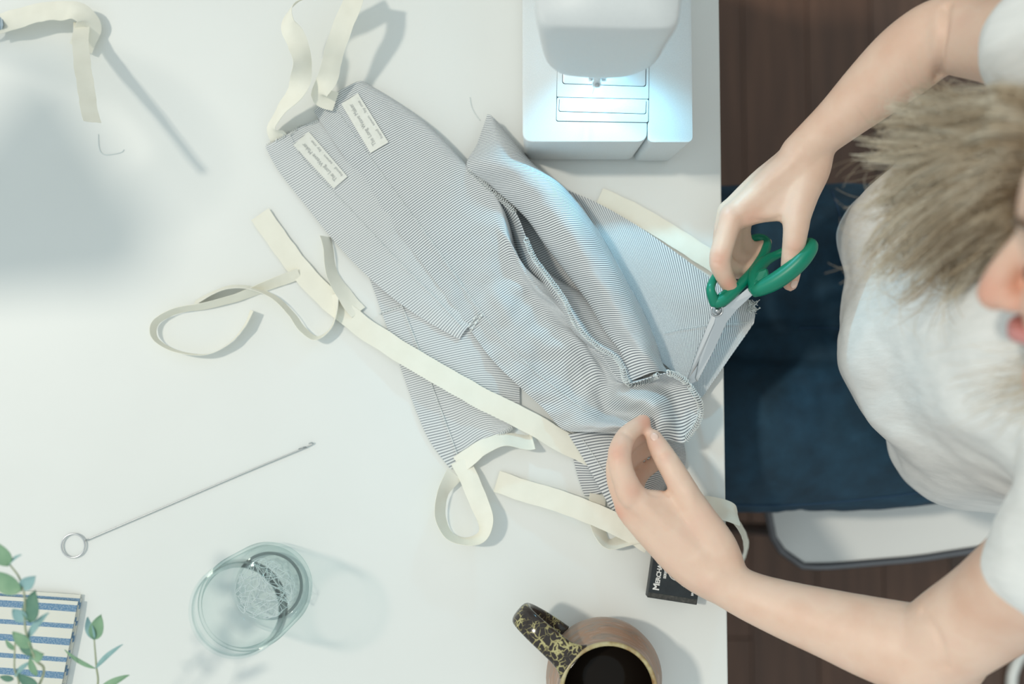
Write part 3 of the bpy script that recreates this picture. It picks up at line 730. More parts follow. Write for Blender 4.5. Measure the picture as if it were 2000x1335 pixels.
stitches('hem_stitching', [(1138, 858), (1160, 890), (1185, 930)], [E1], apB, M['lace'])
lp = [hit(x, y, [C1, B, V1, F1], 0.001) for x, y in catmull([(914, 330), (958, 371), (1003, 411), (1022, 440), (1029, 472), (1045, 506), (1067, 536), (1092, 570), (1107, 594), (1124, 632), (1149, 660), (1176, 682), (1201, 696), (1216, 718)], 14)]
mesh('overlocked_edge', *coil(lp, 0.0026, 0.0024, 0.00045, seed=3), M['lace'], apB)
lp = [hit(x, y, [C1, B, V1], 0.001) for x, y in catmull([(1216, 716), (1221, 740), (1236, 751), (1262, 744), (1290, 731), (1312, 729), (1338, 744), (1358, 770), (1368, 792), (1366, 815), (1358, 832), (1340, 858)], 14)]
mesh('overlocked_edge', *coil(lp, 0.003, 0.0024, 0.00045, seed=4), M['lace'], apB)
ribbon('tie', [(655, 200, 2.2, 10), (625, 185, 3.0, 20), (640, 150, 4.2, -20), (652, 105, 5.0, -30), (668, 55, 5.5, -10), (688, 8, 5.8, 0), (700, -40, 5.4, 0)], 0.020, M['cream'], apB, 8, 0.0015, seed=8)
ribbon('tie', [(970, 940, .3, 0), (1040, 962, .8, 5), (1110, 985, 1.2, 8), (1170, 1008, 1.4, 5), (1225, 1034, 1.5, 0), (1270, 1060, 1.5, 0)], 0.0225, M['cream'], apB, 8, 0.001, seed=9)
ribbon('tie', [(1168, 965, .5, 20), (1165, 1000, .8, 20), (1172, 1040, .8, 45), (1190, 1062, 1.0, 65), (1225, 1052, 1.0, 50), (1260, 1040, 1.0, 30)], 0.019, M['cream'], apB, 8, 0.001, seed=10)
ribbon('tie', [(1300, 960, 1.0, 0), (1350, 985, 1.0, 10), (1390, 990, 1.4, 25), (1424, 998, 1.6, 30), (1443, 1012, 1.2, 60)], 0.023, M['cream'], apB, 8, 0.004, seed=11, floor=False)
ribbon('tie', [(1428, 1006, 1.3, 60), (1440, 1022, 0, 60), (1452, 1045, -4, 50), (1456, 1070, -9, 40), (1444, 1092, -14, 30), (1420, 1104, -18, 20), (1395, 1100, -22, 20)], 0.018, M['cream'], apB, 8, 0.001, seed=12, floor=False)

# ------------------------------------------------------------------ apron at the right, under the scissors
apD = empty('striped_apron', P(1300, 600, 0), 'grey pinstripe apron at the right of the pile, its corner under the scissors', 'apron', 'pinstripe aprons in the pile')
D1 = cloth('panel', [
    [(1100, 368, .4), (1155, 450, .5), (1225, 570, .6), (1290, 705, .6)],
    [(1150, 388, .7), (1195, 475, .9), (1248, 585, .8), (1306, 718, .8)],
    [(1200, 414, .9), (1235, 500, 1.3), (1275, 600, 1.0), (1322, 734, .9)],
    [(1272, 458, 1.0), (1297, 540, 1.5), (1320, 640, 1.1), (1342, 758, .9)],
    [(1340, 508, 1.2), (1352, 570, 1.8), (1362, 645, 1.3), (1366, 778, 1.0)],
    [(1392, 546, 1.6), (1398, 590, 2.2), (1402, 645, 1.6), (1392, 746, 1.2)],
    [(1432, 572, 2.0), (1436, 600, 2.4), (1440, 642, 2.0), (1424, 700, 1.6)],
    [(1460, 588, 2.2), (1464, 604, 2.4), (1468, 624, 2.2), (1456, 654, 2.0)],
    [(1470, 594, 2.2), (1472, 604, 2.3), (1475, 616, 2.2), (1473, 630, 2.0)]], M['stripe'], apD, su=10, sv=8, wr=0.0016, fr=22, seed=15)
stitches('fold_seam', [(1296, 650), (1340, 641), (1390, 634), (1430, 632), (1470, 628)], [D1], apD, M['lace'], r=0.0003)
mb = MB(); rng = random.Random(5)
for i in range(16):
    p = P(1466 + rng.uniform(-8, 8), 596 + rng.uniform(-8, 14), 2.4)
    q = [p]
    for k in range(5): q.append(q[-1] + Vector((rng.uniform(-.002, .0035), rng.uniform(-.003, .0035), rng.uniform(-.001, .0015))))
    mb.add(*tube([Vector(x) for x in catmull([tuple(x) for x in q], 4)], 0.0004, 4, caps=False))
o = mb.build('frayed_threads', M['lace'], apD); tag(o, kind='stuff')
mesh('edge_overlock', *coil([hit(x, y, [D1], 0.0005) for x, y in catmull([(1425, 570), (1445, 580), (1468, 594), (1474, 610)], 8)], 0.0026, 0.0024, 0.0004), M['lace'], apD)
ribbon('tie', [(1170, 385, .3, 0), (1230, 412, .3, 0), (1300, 452, .35, 0), (1360, 490, .4, 0), (1408, 520, .5, 0)], 0.021, M['cream'], apD, 8, 0.0006, seed=14)

# cloth end with a cream tie in the upper left corner of the table
apE = empty('apron_tie', P(60, 30, 0), 'crumpled cream apron tie with a striped cuff at the upper left of the table', 'apron tie')
ribbon('tie', [(-14, 48, 1.4, 10), (30, 38, 1.6, 10), (70, 26, 1.8, 15), (115, 20, 2.0, 15), (150, 22, 2.2, 25), (172, 40, 2.0, 40), (168, 68, 1.4, 30), (158, 95, 1.0, 20)], 0.024, M['cream'], apE, 8, 0.003, seed=21)
ribbon('tie', [(160, 44, 1.6, 20), (157, 85, 3.5, 15), (163, 140, 6.8, 25), (171, 195, 9.6, 35), (180, 238, 11.6, 40)], 0.016, M['cream'], apE, 8, 0.0012, seed=22)
cloth('striped_cuff', [[(-30, 20, 1.0), (-30, 45, 2.0), (-30, 75, 1.0)], [(-12, 24, 1.0), (-12, 46, 2.2), (-12, 70, 1.0)], [(4, 32, 1.0), (6, 48, 2.0), (4, 62, 1.0)]], stripe_mat('blue grey stripe', (0.7, 0.76, 0.8), (0.2, 0.32, 0.42), 0.0022, 0.45), apE, wr=0.0006, seed=4)
#MARK_SMALL
# ------------------------------------------------------------------ loop turner
lt = empty('loop_turner', P(143, 1065, 0), 'long thin wire loop turner with a ring handle lying on the table', 'sewing tool')
rc = P(143, 1065, 0.25)
mesh('ring', *tube([rc + Vector((0.0122 * math.cos(t * math.pi / 20), 0.0122 * math.sin(t * math.pi / 20), 0)) for t in range(40)], 0.0009, 8, closed=True), M['steel'], lt)
wp = [P(167, 1055, .25), P(320, 990, .2), P(470, 926, .2), P(598, 873, .2)]
mesh('wire', *tube([Vector(x) for x in catmull([tuple(p) for p in wp], 10)], 0.0008, 8), M['wire'], lt)
hk = [P(598, 873, .2), P(606, 869, .2), P(611, 866, .25), P(609, 864, .35), P(603, 866, .38)]
mesh('hook', *tube([Vector(x) for x in catmull([tuple(p) for p in hk], 6)], 0.0007, 8), M['wire'], lt)
mesh('latch', *tube([P(583, 876.5, .3), P(592, 873, .36), P(598, 872, .3)], 0.0006, 6), M['wire'], lt)

# ------------------------------------------------------------------ glass jar and threads
jc = P(529, 1141, 0)
jar = empty('glass_jar', jc, 'open clear glass jar holding thread clippings', 'jar')
prof = [(0.0, 0.004), (0.030, 0.004), (0.034, 0.002), (0.040, 0.0012), (0.0445, 0.006), (0.0462, 0.016), (0.0462, 0.088), (0.0445, 0.100), (0.0415, 0.107), (0.0405, 0.112),
        (0.0415, 0.114), (0.0405, 0.118), (0.042, 0.121), (0.0408, 0.125), (0.0412, 0.129), (0.0402, 0.131),
        (0.0385, 0.130), (0.0378, 0.126), (0.0378, 0.110), (0.0395, 0.104), (0.0422, 0.097), (0.0434, 0.088), (0.0434, 0.018), (0.041, 0.010), (0.034, 0.0085), (0.0, 0.0075)]
mesh('jar_body', *lathe(prof, jc, 80), M['glass'], jar)
def torus(c, R, r, n=72, k=8): return tube([c + Vector((R * math.cos(2 * math.pi * i / n), R * math.sin(2 * math.pi * i / n), 0)) for i in range(n)], r, k, closed=True)
mesh('rim', *torus(jc + Vector((0, 0, 0.1305)), 0.0412, 0.0022), M['glass'], jar)
mesh('base_ring', *torus(jc + Vector((0, 0, 0.0075)), 0.0335, 0.0016), M['glass'], jar)
mesh('thread_ring', *torus(jc + Vector((0, 0, 0.119)), 0.0428, 0.0016), M['glass'], jar)
mb = MB(); rng = random.Random(11)
for i in range(46):
    a = rng.uniform(0, 6.28); r0 = rng.uniform(0, 0.03); p = Vector((r0 * math.cos(a), r0 * math.sin(a), 0.012 + rng.uniform(0, 0.02))); q = [p]; d = rng.uniform(0, 6.28)
    for k in range(rng.randint(4, 8)):
        d += rng.uniform(-0.8, 0.8); p = p + Vector((0.011 * math.cos(d), 0.011 * math.sin(d), rng.uniform(-.003, .003)))
        if p.to_2d().length > 0.030:
            k2 = 0.029 / p.to_2d().length; p = Vector((p.x * k2, p.y * k2, p.z)); d += 2
        p.z = min(max(p.z, 0.011), 0.034); q.append(p)
    mb.add(*tube([jc + Vector(x) for x in catmull([tuple(x) for x in q], 5)], 0.00032, 4, caps=False))
tag(mb.build('thread_clippings', M['thread']), 'tangle of pale thread clippings in the bottom of the glass jar', 'thread', kind='stuff')
for i, (nm, pl) in enumerate([('pale loose thread on the table beside the folded striped panel', [(918, 190), (921, 208), (928, 222), (938, 235)]), ('pale loose thread lying below the apron tie in the upper left', [(192, 262), (194, 290), (205, 302), (235, 298), (242, 292)])]):
    o = mesh('loose_thread', *tube([Vector(x) for x in catmull([tuple(P(x, y, .06)) for x, y in pl], 8)], 0.0004, 5), M['thread']); tag(o, nm, 'thread')

# ------------------------------------------------------------------ mug
mc = P(1172, 1300, 0)
mug = empty('coffee_mug', mc, 'brown stoneware mug with a spotted glazed handle, half full of coffee', 'mug')
prof = [(0.0, 0.003), (0.036, 0.0), (0.041, 0.003), (0.050, 0.014), (0.0565, 0.030), (0.0575, 0.045), (0.0545, 0.060), (0.0495, 0.072), (0.0468, 0.082), (0.0462, 0.088), (0.0465, 0.092)]
mesh('body', *lathe(prof, mc), M['mug'], mug)
mesh('rim', *lathe([(0.0465, 0.0915), (0.0462, 0.0945), (0.0446, 0.0958), (0.0428, 0.0945), (0.0420, 0.090)], mc), M['rim'], mug)
mesh('inside', *lathe([(0.0420, 0.0905), (0.0425, 0.084), (0.047, 0.070), (0.051, 0.058), (0.0525, 0.045), (0.050, 0.03), (0.035, 0.012), (0, 0.010)], mc), M['muginside'], mug)
mesh('coffee', *lathe([(0.0, 0.060), (0.0502, 0.060), (0.0505, 0.0585), (0, 0.0580)], mc), M['coffee'], mug)
hd = (P(1022, 1202, 8.2) - P(1193, 1348, 9.2)); hd.z = 0; hd.normalize()
hpth = [(0.043, 0.090), (0.056, 0.0925), (0.072, 0.091), (0.090, 0.087), (0.103, 0.078), (0.106, 0.064), (0.099, 0.048), (0.084, 0.034), (0.068, 0.027), (0.055, 0.026)]
q = catmull(hpth, 6); path = [mc + hd * a + Vector((0, 0, b)) for a, b in q]
sd = Vector((-hd.y, hd.x, 0)); vs = []; fs = []; n = 16
for i, p in enumerate(path):
    t = (path[min(i + 1, len(path) - 1)] - path[max(i - 1, 0)]).normalized(); nn = t.cross(sd).normalized(); wd = 0.0145 - 0.003 * math.sin(math.pi * min(1, i / (len(path) - 1)))
    if i < 8: wd += 0.006 * (1 - i / 8) ** 2
    for k in range(n):
        an = 2 * math.pi * k / n; cx_, sx_ = math.cos(an), math.sin(an)
        vs.append(p + sd * wd * math.copysign(abs(cx_) ** 0.7, cx_) + nn * 0.0048 * math.copysign(abs(sx_) ** 0.8, sx_))
fs = [[i * n + k, i * n + (k + 1) % n, (i + 1) * n + (k + 1) % n, (i + 1) * n + k] for i in range(len(path) - 1) for k in range(n)] + [list(range(n)), [(len(path) - 1) * n + k for k in range(n)]]
h = mesh('handle', vs, fs, M['oil'], mug); tag(h, 'dark handle with yellow oil-spot glaze')

# ------------------------------------------------------------------ black box with lettering
bl, br, tl = P(1264, 1166, 2.2), P(1361, 1181, 2.2), P(1272, 1080, 2.2)
bx = empty('small_box', Vector(((bl.x + br.x) / 2, bl.y + 0.045, T)), 'small flat black card box with white serif lettering under the wrist', 'box')
rv = (br - bl); rv.z = 0; bw = rv.length; rv.normalize(); uv_ = Vector((-rv.y, rv.x, 0)); bh = 0.092
def bp(u, v, z): q = bl + rv * u + uv_ * v; q.z = T + z; return q
mesh('tray', *prism([bp(0.0015, 0.001, 0.0006), bp(bw - 0.0015, 0.001, 0.0006), bp(bw - 0.0015, bh - 0.001, 0.0006), bp(0.0015, bh - 0.001, 0.0006)],
                    [bp(0.0015, 0.001, 0.0195), bp(bw - 0.0015, 0.001, 0.0195), bp(bw - 0.0015, bh - 0.001, 0.0195), bp(0.0015, bh - 0.001, 0.0195)], 0.0006, 1), M['blackedge'], bx, smooth=False)
lid = mesh('lid', *prism([bp(0, 0, 0.008), bp(bw, 0, 0.008), bp(bw, bh, 0.008), bp(0, bh, 0.008)], [bp(0, 0, 0.022), bp(bw, 0, 0.022), bp(bw, bh, 0.022), bp(0, bh, 0.022)], 0.0007, 2), M['black'], bx, smooth=False)
mesh('end_band', *prism([bp(0.0008, 0.0008, 0.0215), bp(bw - 0.0008, 0.0008, 0.0215), bp(bw - 0.0008, 0.0055, 0.0215), bp(0.0008, 0.0055, 0.0215)],
                         [bp(0.0008, 0.0008, 0.0222), bp(bw - 0.0008, 0.0008, 0.0222), bp(bw - 0.0008, 0.0055, 0.0222), bp(0.0008, 0.0055, 0.0222)]), M['blackedge'], lid, smooth=False)
text_mesh('lettering', 'M', 0.0088, M['print'], lid, bp(0.0105, 0.0085, 0.0223), uv_, -rv, 0.0003)
text_mesh('lettering', 'ERCHANT', 0.0064, M['print'], lid, bp(0.0105, 0.0153, 0.0223), uv_, -rv, 0.0002, space=0.92)
text_mesh('lettering', 'SERIOUS', 0.0036, M['print'], lid, bp(0.0160, 0.0215, 0.0223), uv_, -rv, 0.00015)
text_mesh('lettering', 'BREW', 0.0030, M['print'], lid, bp(0.0460, 0.0085, 0.0223), uv_, -rv, 0.0001)
cc = bp(0.0265, 0.030, 0.0224)
mb = MB(); mb.add(*tube([cc + rv * 0.0085 * math.cos(a * math.pi / 24) + uv_ * 0.0085 * math.sin(a * math.pi / 24) for a in range(48)], 0.00045, 6, closed=True)); mb.build('ring_emblem', M['print'], lid)
mb = MB()
for u, v in ((0.0335, 0.0175), (0.0355, 0.0165), (0.0345, 0.0192)): mb.add(*box(bp(u, v, 0.0223), (0.0011, 0.0011, 0.0003)))
mb.build('star_mark', M['print'], lid)

# ------------------------------------------------------------------ folded napkin
nk = empty('folded_napkin', P(60, 1250, 0), 'folded cream napkin with blue stripes at the lower left of the table', 'napkin')
def layer(name, x0, x1, y0, y1, zc, seed, dx=0.0):
    rows = []
    for i in range(9):
        t = i / 8; y = y0 + (y1 - y0) * t; r = []
        for j in range(8):
            s = j / 7; x = x0 + (x1 - 66 * t - x0) * s; z = zc - (0.25 if j == 7 else 0) - (0.12 if i in (0, 8) else 0)
            r.append((x + dx, y + 22 * s, z))
        rows.append(r)
    return cloth(name, rows, M['napkin'], nk, su=4, sv=4, wr=0.0005, fr=35, seed=seed, thick=0.0022)
layer('bottom_fold', -170, 160, 1146, 1490, 0.45, 1)
layer('middle_fold', -170, 157, 1139, 1488, 0.85, 2)
layer('top_fold', -170, 152, 1152, 1486, 1.3, 3)

# ------------------------------------------------------------------ unseen lamp left of the frame, added to cast a soft shadow
lb = Vector((-0.93, 0.42, T))
dl = empty('lamp_shadow_caster', lb, 'unseen white cone-shade lamp added at the left end of the table for its shadow', 'lamp')
mesh('base', *lathe([(0, 0), (0.075, 0), (0.078, 0.006), (0.074, 0.016), (0.02, 0.022), (0, 0.022)], lb, 48), M['machine'], dl)
shc = Vector((-1.03, 0.37, T + 0.86))
mesh('arm', *tube([Vector(x) for x in catmull([tuple(lb + Vector((0, 0, 0.02))), tuple(lb + Vector((0.03, 0.06, 0.40))), tuple(lb + Vector((0.02, 0.08, 0.80))), tuple(lb + Vector((-0.03, 0.02, 0.99))), tuple(shc + Vector((0, 0, 0.08)))], 10)], 0.008, 14), M['machine'], dl)
v_, f_ = lathe([(0.02, 0.10), (0.035, 0.095), (0.135, -0.06), (0.138, -0.062), (0.133, -0.062), (0.03, 0.09), (0.0, 0.092)], Vector((0, 0, 0)), 48)
RT = Matrix.Rotation(math.radians(38), 3, 'Y') @ Matrix.Rotation(math.radians(20), 3, 'X')
mesh('shade', [shc + RT @ v for v in v_], f_, M['machine'], dl)
mesh('bulb', *ellipsoid(shc + Vector((0, 0, 0.02)), XYZ, (0.025, 0.025, 0.035)), M['clear'], dl)

# ------------------------------------------------------------------ eucalyptus in a small bottle just below the frame
vc = P(40, 1500, 0)
va = empty('bottle_vase', vc, 'small clear glass bottle holding eucalyptus stems', 'vase')
mesh('bottle', *lathe([(0, 0.002), (0.026, 0.0012), (0.029, 0.006), (0.029, 0.07), (0.024, 0.085), (0.012, 0.098), (0.0105, 0.12), (0.013, 0.122), (0.013, 0.126), (0.010, 0.126), (0.009, 0.10), (0.021, 0.083), (0.0265, 0.07), (0.0265, 0.008), (0, 0.006)], vc, 40), M['glass'], va)
def leaf(name, base, tip, wid, m, parent, curl=0.15, up=Vector((0, 0, 1)), roll=0.0):
    ax = tip - base; L = ax.length; t = ax.normalized(); sd = t.cross(up)
    if sd.length < 1e-3: sd = Vector((1, 0, 0))
    sd.normalize(); nn = sd.cross(t); sd2 = sd * math.cos(roll) + nn * math.sin(roll); nn2 = nn * math.cos(roll) - sd * math.sin(roll)
    vs = []; fs = []; nl, nw = 12, 6
    for i in range(nl + 1):
        s = i / nl; wd = wid * 0.5 * (math.sin(math.pi * s ** 0.8) ** 0.75 if 0 < s < 1 else 0.02)
        for k in range(nw + 1):
            u = k / nw * 2 - 1
            vs.append(base + t * L * s + sd2 * wd * u + nn2 * (curl * L * math.sin(math.pi * s) * 0.4 + wid * 0.12 * u * u))
    n = nw + 1
    fs = [[i * n + k, i * n + k + 1, (i + 1) * n + k + 1, (i + 1) * n + k] for i in range(nl) for k in range(nw)]
    o = mesh(name, vs, fs, m, parent); solid(o, 0.0005, 0); return o
def sprig(label, stem, leaves):
    q = [Vector(x) for x in catmull([tuple(p) for p in stem], 8)]
    root = empty('eucalyptus_sprig', stem[0], label, 'eucalyptus sprig', 'eucalyptus stems in the bottle')
    n = len(q); mesh('stem', *tube(q, [0.0014 - 0.0008 * i / (n - 1) for i in range(n)], 7), M['stem'], root)
    for (b, t, wd, mi, roll) in leaves:
        leaf('leaf', b, t, wd, M['leaf'][mi], root, roll=roll)
    return root
mouth = vc + Vector((0, 0, 0.118))
inb = vc + Vector((0.004, 0.002, 0.03))
L = lambda x0, y0, x1, y1, z0, z1, wd, m, r=0.0: (P(x0, y0, z0), P(x1, y1, z1), wd / 100, m, r)
sprig('eucalyptus sprig with broad green and teal leaves over the striped napkin', [inb, mouth, P(75, 1340, 16), P(68, 1285, 18), P(50, 1230, 19), P(48, 1165, 20), P(38, 1128, 20), P(18, 1100, 20), P(-5, 1060, 20)], [
    L(18, 1103, -4, 1058, 20, 20.5, 1.7, 0, 0.2), L(18, 1103, 42, 1083, 20, 21, 0.5, 1, 0.9), L(44, 1151, -18, 1116, 20, 20, 1.9, 0, 0.3), L(42, 1148, 70, 1124, 20, 20.5, 1.1, 1, -0.2),
    L(60, 1214, 70, 1152, 19.3, 19.8, 1.5, 2, 0.1), L(52, 1210, 26, 1188, 19.3, 19.6, 1.2, 1, 0.2), L(55, 1245, 96, 1196, 18.5, 19.5, 0.8, 1, 0.5), L(62, 1262, 26, 1232, 18.5, 18.8, 1.2, 0, 0.2),
    L(64, 1280, 40, 1236, 18, 18.6, 1.1, 2, 0.2), L(62, 1278, 86, 1276, 18, 18.4, 1.3, 0, -0.3), L(72, 1318, 60, 1282, 17, 17.6, 0.8, 0, 0.3), L(74, 1340, 36, 1314, 16.4, 17, 1.1, 2, 0.2)])
sprig('thin eucalyptus sprig with a heart shaped leaf pair right of the napkin', [inb + Vector((0.004, 0.003, 0)), mouth + Vector((0.003, 0, 0)), P(165, 1400, 13), P(190, 1340, 14), P(188, 1300, 14.5), P(185, 1262, 15), P(184, 1246, 15)], [
    L(184, 1247, 172, 1204, 15, 15.5, 0.95, 1, 0.3), L(184, 1247, 198, 1199, 15, 15.6, 1.25, 0, -0.1), L(186, 1304, 127, 1268, 14.5, 14, 0.55, 0, 0.5), L(187, 1304, 240, 1258, 14.5, 15, 0.55, 1, 0.6), L(190, 1352, 253, 1318, 13.8, 14.4, 0.8, 0, 0.6)])
sprig('small eucalyptus sprig with a tiny leaf at the lower left corner', [inb + Vector((-0.004, 0, 0)), mouth + Vector((-0.003, 0.002, 0)), P(28, 1370, 15), P(28, 1300, 17), P(30, 1240, 17.5)], [
    L(27, 1325, 0, 1320, 16.5, 16.7, 0.6, 2, 0.2), L(29, 1320, 60, 1292, 16.5, 17, 0.6, 1, 0.6), L(30, 1268, 12, 1248, 17, 17.4, 0.6, 0, 0.4)])

# ------------------------------------------------------------------ chair
sz = 0.46
chr_ = empty('shell_chair', PZ(1900, 700, 0), 'white glossy shell chair with a dark metal rim', 'chair')
c0 = PZ(1548, 1128, sz); yc = 0.0; hw = yc - c0.y
x0 = PZ(1528, 1010, sz).x
vs = []; uvs = []; fs = []; nu, nv = 26, 22
outline = []
for j in range(nv + 1):
    v = j / nv * 2 - 1
    for i in range(nu + 1):
        s = i / nu
        # seat runs back from the table, then sweeps up into a backrest
        if s < 0.55:
            dx = s / 0.55 * 0.40; z = sz - 0.018 * math.sin(math.pi * s / 0.55) ** 1 + 0.006
            if s < 0.08: z -= 0.012 * (1 - s / 0.08) ** 2
        else:
            q = (s - 0.55) / 0.45; a = min(1, q / 0.45) * math.radians(78)
            dx = 0.40 + 0.085 * math.sin(a) + max(0, q - 0.45) * 0.11; z = sz + 0.006 + 0.085 * (1 - math.cos(a)) + max(0, q - 0.45) * 0.52
        hwid = hw * (0.93 + 0.07 * min(1, s / 0.25)) * (1 if s < 0.85 else 1 - 0.10 * ((s - 0.85) / 0.15) ** 2)
        if abs(v) > 0.8 and s < 0.1: dx += 0.03 * ((abs(v) - 0.8) / 0.2) ** 2 * (1 - s / 0.1)
        z += 0.004 * abs(v) ** 4 + 0.03 * abs(v) ** 4 * max(0, s - 0.5)
        vs.append(Vector((x0 + dx, yc + v * hwid, z)))
CR = Matrix.Rotation(math.radians(9), 3, 'Z'); CP = Vector((c0.x, c0.y, 0))
def chr_rot(p): return CP + CR @ (Vector(p) - CP)
vs = [chr_rot(p) for p in vs]
n = nu + 1
fs = [[j * n + i, j * n + i + 1, (j + 1) * n + i + 1, (j + 1) * n + i] for j in range(nv) for i in range(nu)]
solid(mesh('seat_shell', vs, fs, M['chair'], chr_), 0.008, -1)
rimp = [vs[0 * n + i] for i in range(nu + 1)] + [vs[j * n + nu] for j in range(1, nv + 1)] + [vs[nv * n + i] for i in range(nu - 1, -1, -1)] + [vs[j * n] for j in range(nv - 1, 0, -1)]
mesh('metal_rim', *tube([p + Vector((-0.003 if k > 2 * nu + nv else 0, -0.003 if k <= nu else 0, -0.002)) for k, p in enumerate(rimp)], 0.0055, 8, closed=True), M['darksteel'], chr_)
for sx, sy in ((0.06, -1), (0.06, 1), (0.36, -1), (0.36, 1)):
    p = Vector((x0 + sx, yc + sy * (hw - 0.05), sz - 0.015)); q = Vector((x0 + sx + (-0.04 if sx < 0.2 else 0.07), yc + sy * (hw - 0.01), 0.0))
    mesh('leg', *tube([chr_rot(p), chr_rot(q)], [0.011, 0.009], 12), M['darksteel'], chr_)
# white cord on the floor at the lower right
cp = [PZ(2900, 1330, .010), PZ(2600, 1260, .010), PZ(2350, 1190, .010), PZ(2180, 1195, .010), PZ(2060, 1238, .010), PZ(2005, 1268, .010), PZ(1983, 1300, .010), PZ(1976, 1340, .010), PZ(1985, 1420, .010), PZ(1960, 1520, .010)]
tag(mesh('power_cord', *tube([Vector(x) for x in catmull([tuple(p) for p in cp], 10)], 0.0085, 12), M['cord']), 'thick white cord curling on the wooden floor', 'cord')
#MARK_PERSON
# ------------------------------------------------------------------ scissors
sc = empty('scissors', P(1405, 608, 3), 'steel scissors with green plastic handles held over the right apron', 'scissors')
def plate(name, pts, th, m, par=sc, bev=0.0003):
    top = [P(*p) for p in pts]; bot = [v - Vector((0, 0, th)) for v in top]
    return mesh(name, *prism(bot, top, bev, 1), m, par, smooth=False)
plate('blade', [(1396, 594, 5.4), (1424, 566, 6.2), (1437, 566, 6.4), (1424, 604, 5.4), (1412, 632, 4.8), (1392, 672, 4.1), (1360, 744, 3.0), (1345, 752, 2.9), (1342, 742, 3.0), (1364, 676, 4.1), (1383, 632, 4.8)], 0.0016, M['steel'])
b2 = plate('blade', [(1416, 598, 5.75), (1460, 562, 6.4), (1474, 572, 6.5), (1440, 604, 5.9), (1420, 628, 5.3), (1398, 676, 4.45), (1362, 746, 3.25), (1358, 738, 3.25), (1366, 700, 3.8), (1394, 634, 5.1), (1402, 604, 5.6)], 0.0016, M['steel'])
sp = P(1400, 606, 5.9); ax = (P(1405, 590, 6.2) - P(1395, 622, 5.2)); sn = Vector((0.05, -0.25, 0.95)).normalized()
b_ = sn.orthogonal().normalized(); c_ = sn.cross(b_)
mesh('pivot_washer', *tube([sp + b_ * 0.0058 * math.cos(i * math.pi / 16) + c_ * 0.0058 * math.sin(i * math.pi / 16) for i in range(32)], 0.0010, 8, closed=True), M['steel'], sc)
mesh('pivot_screw', *limb([(sp - sn * 0.003, 0.0034), (sp + sn * 0.0012, 0.003)], 16), M['steel'], sc)
def loop3(pts, rs, name):
    q = catmull([(*P(*p), r) for p, r in zip(pts + [pts[0]], rs + [rs[0]])], 6)[:-1]
    return mesh(name, *tube([Vector(x[:3]) for x in q], [x[3] for x in q], 12, closed=True), M['green'], sc)
h1 = loop3([(1396, 590, 6.4), (1388, 566, 6.9), (1394, 546, 6.2), (1418, 514, 4.4), (1448, 480, 3.4), (1476, 464, 3.2), (1496, 470, 3.4), (1494, 492, 4.0), (1472, 528, 5.2), (1440, 562, 6.2), (1412, 586, 6.5)],
      [.0058, .0045, .0042, .0042, .004, .004, .0045, .005, .0052, .0056, .006], 'finger_loop')
h2 = loop3([(1478, 566, 6.9), (1512, 550, 7.8), (1546, 526, 8.6), (1572, 500, 9.0), (1586, 480, 8.8), (1576, 474, 7.2), (1548, 484, 5.6), (1516, 498, 5.0), (1492, 512, 5.2), (1474, 538, 6.0)],
      [.0075, .0088, .0088, .0082, .006, .005, .0045, .0045, .006, .007], 'thumb_loop')
plate('handle_shank', [(1394, 596, 6.3), (1402, 574, 6.7), (1440, 548, 6.9), (1446, 560, 6.7), (1420, 585, 6.4), (1400, 601, 6.2)], 0.006, M['green'], bev=0.0015)
plate('handle_shank', [(1462, 562, 7.2), (1480, 528, 7.0), (1500, 522, 7.2), (1506, 548, 7.9), (1474, 576, 7.3)], 0.009, M['green'], bev=0.002)

# ------------------------------------------------------------------ person
per = empty('person', PZ(1800, 600, 0.0), 'seated person in a white blouse and dark jeans cutting fabric with green scissors', 'person')
body = MB()
# right arm (upper side of the picture)
RS, RE, RW = P(2190, 100, 33), P(1866, 62, 17), P(1592, 270, 9.5)
body.add(*limb([(RS, .050), (P(2050, 84, 27), .043), (P(1930, 78, 20.5), .0355), (P(1868, 70, 17.5), .0345), (P(1842, 72, 16.2), .034)], 24, 5))
body.add(*limb([(P(1862, 62, 17), .033), (P(1822, 78, 15.8), .0345), (P(1766, 120, 14), .0345), (P(1700, 178, 12.2), .0300), (P(1640, 232, 10.8), .0243), (P(1592, 274, 9.6), .0212), (P(1566, 304, 9.2), .0222)], 24, 5))
# right hand
def fing(pts): body.add(*limb([(P(*p[:3]), p[3] / 100) for p in pts], 14, 5))
fing([(1588, 282, 9.3, 2.1), (1560, 320, 9.0, 2.15), (1515, 355, 8.6, 1.9), (1466, 396, 8.4, 1.55), (1432, 422, 8.2, 1.25)])
fing([(1586, 284, 8.6, 2.0), (1545, 325, 7.8, 2.0), (1490, 365, 7.2, 1.8), (1430, 410, 7.0, 1.25)])
fing([(1586, 286, 7.6, 1.9), (1540, 330, 6.4, 1.8), (1490, 375, 5.6, 1.5), (1440, 415, 5.2, 1.1)])
fing([(1590, 286, 9.0, 2.0), (1582, 330, 9.0, 2.0), (1566, 378, 9.2, 1.7), (1555, 425, 9.3, 1.4)])       # thumb base
fing([(1558, 350, 8.7, 1.8), (1530, 385, 8.6, 1.5), (1500, 402, 8.4, 1.3), (1468, 408, 8.2, 1.2)])      # web
fing([(1548, 395, 9.0, 1.3), (1520, 412, 8.7, 1.0), (1480, 416, 8.4, 1.05), (1450, 425, 8.2, 1.1)])
fing([(1430, 420, 8.2, 1.28), (1418, 460, 8.3, 1.12), (1406, 506, 8.0, 1.12), (1414, 536, 7.1, .98), (1428, 562, 6.0, .85)])       # index
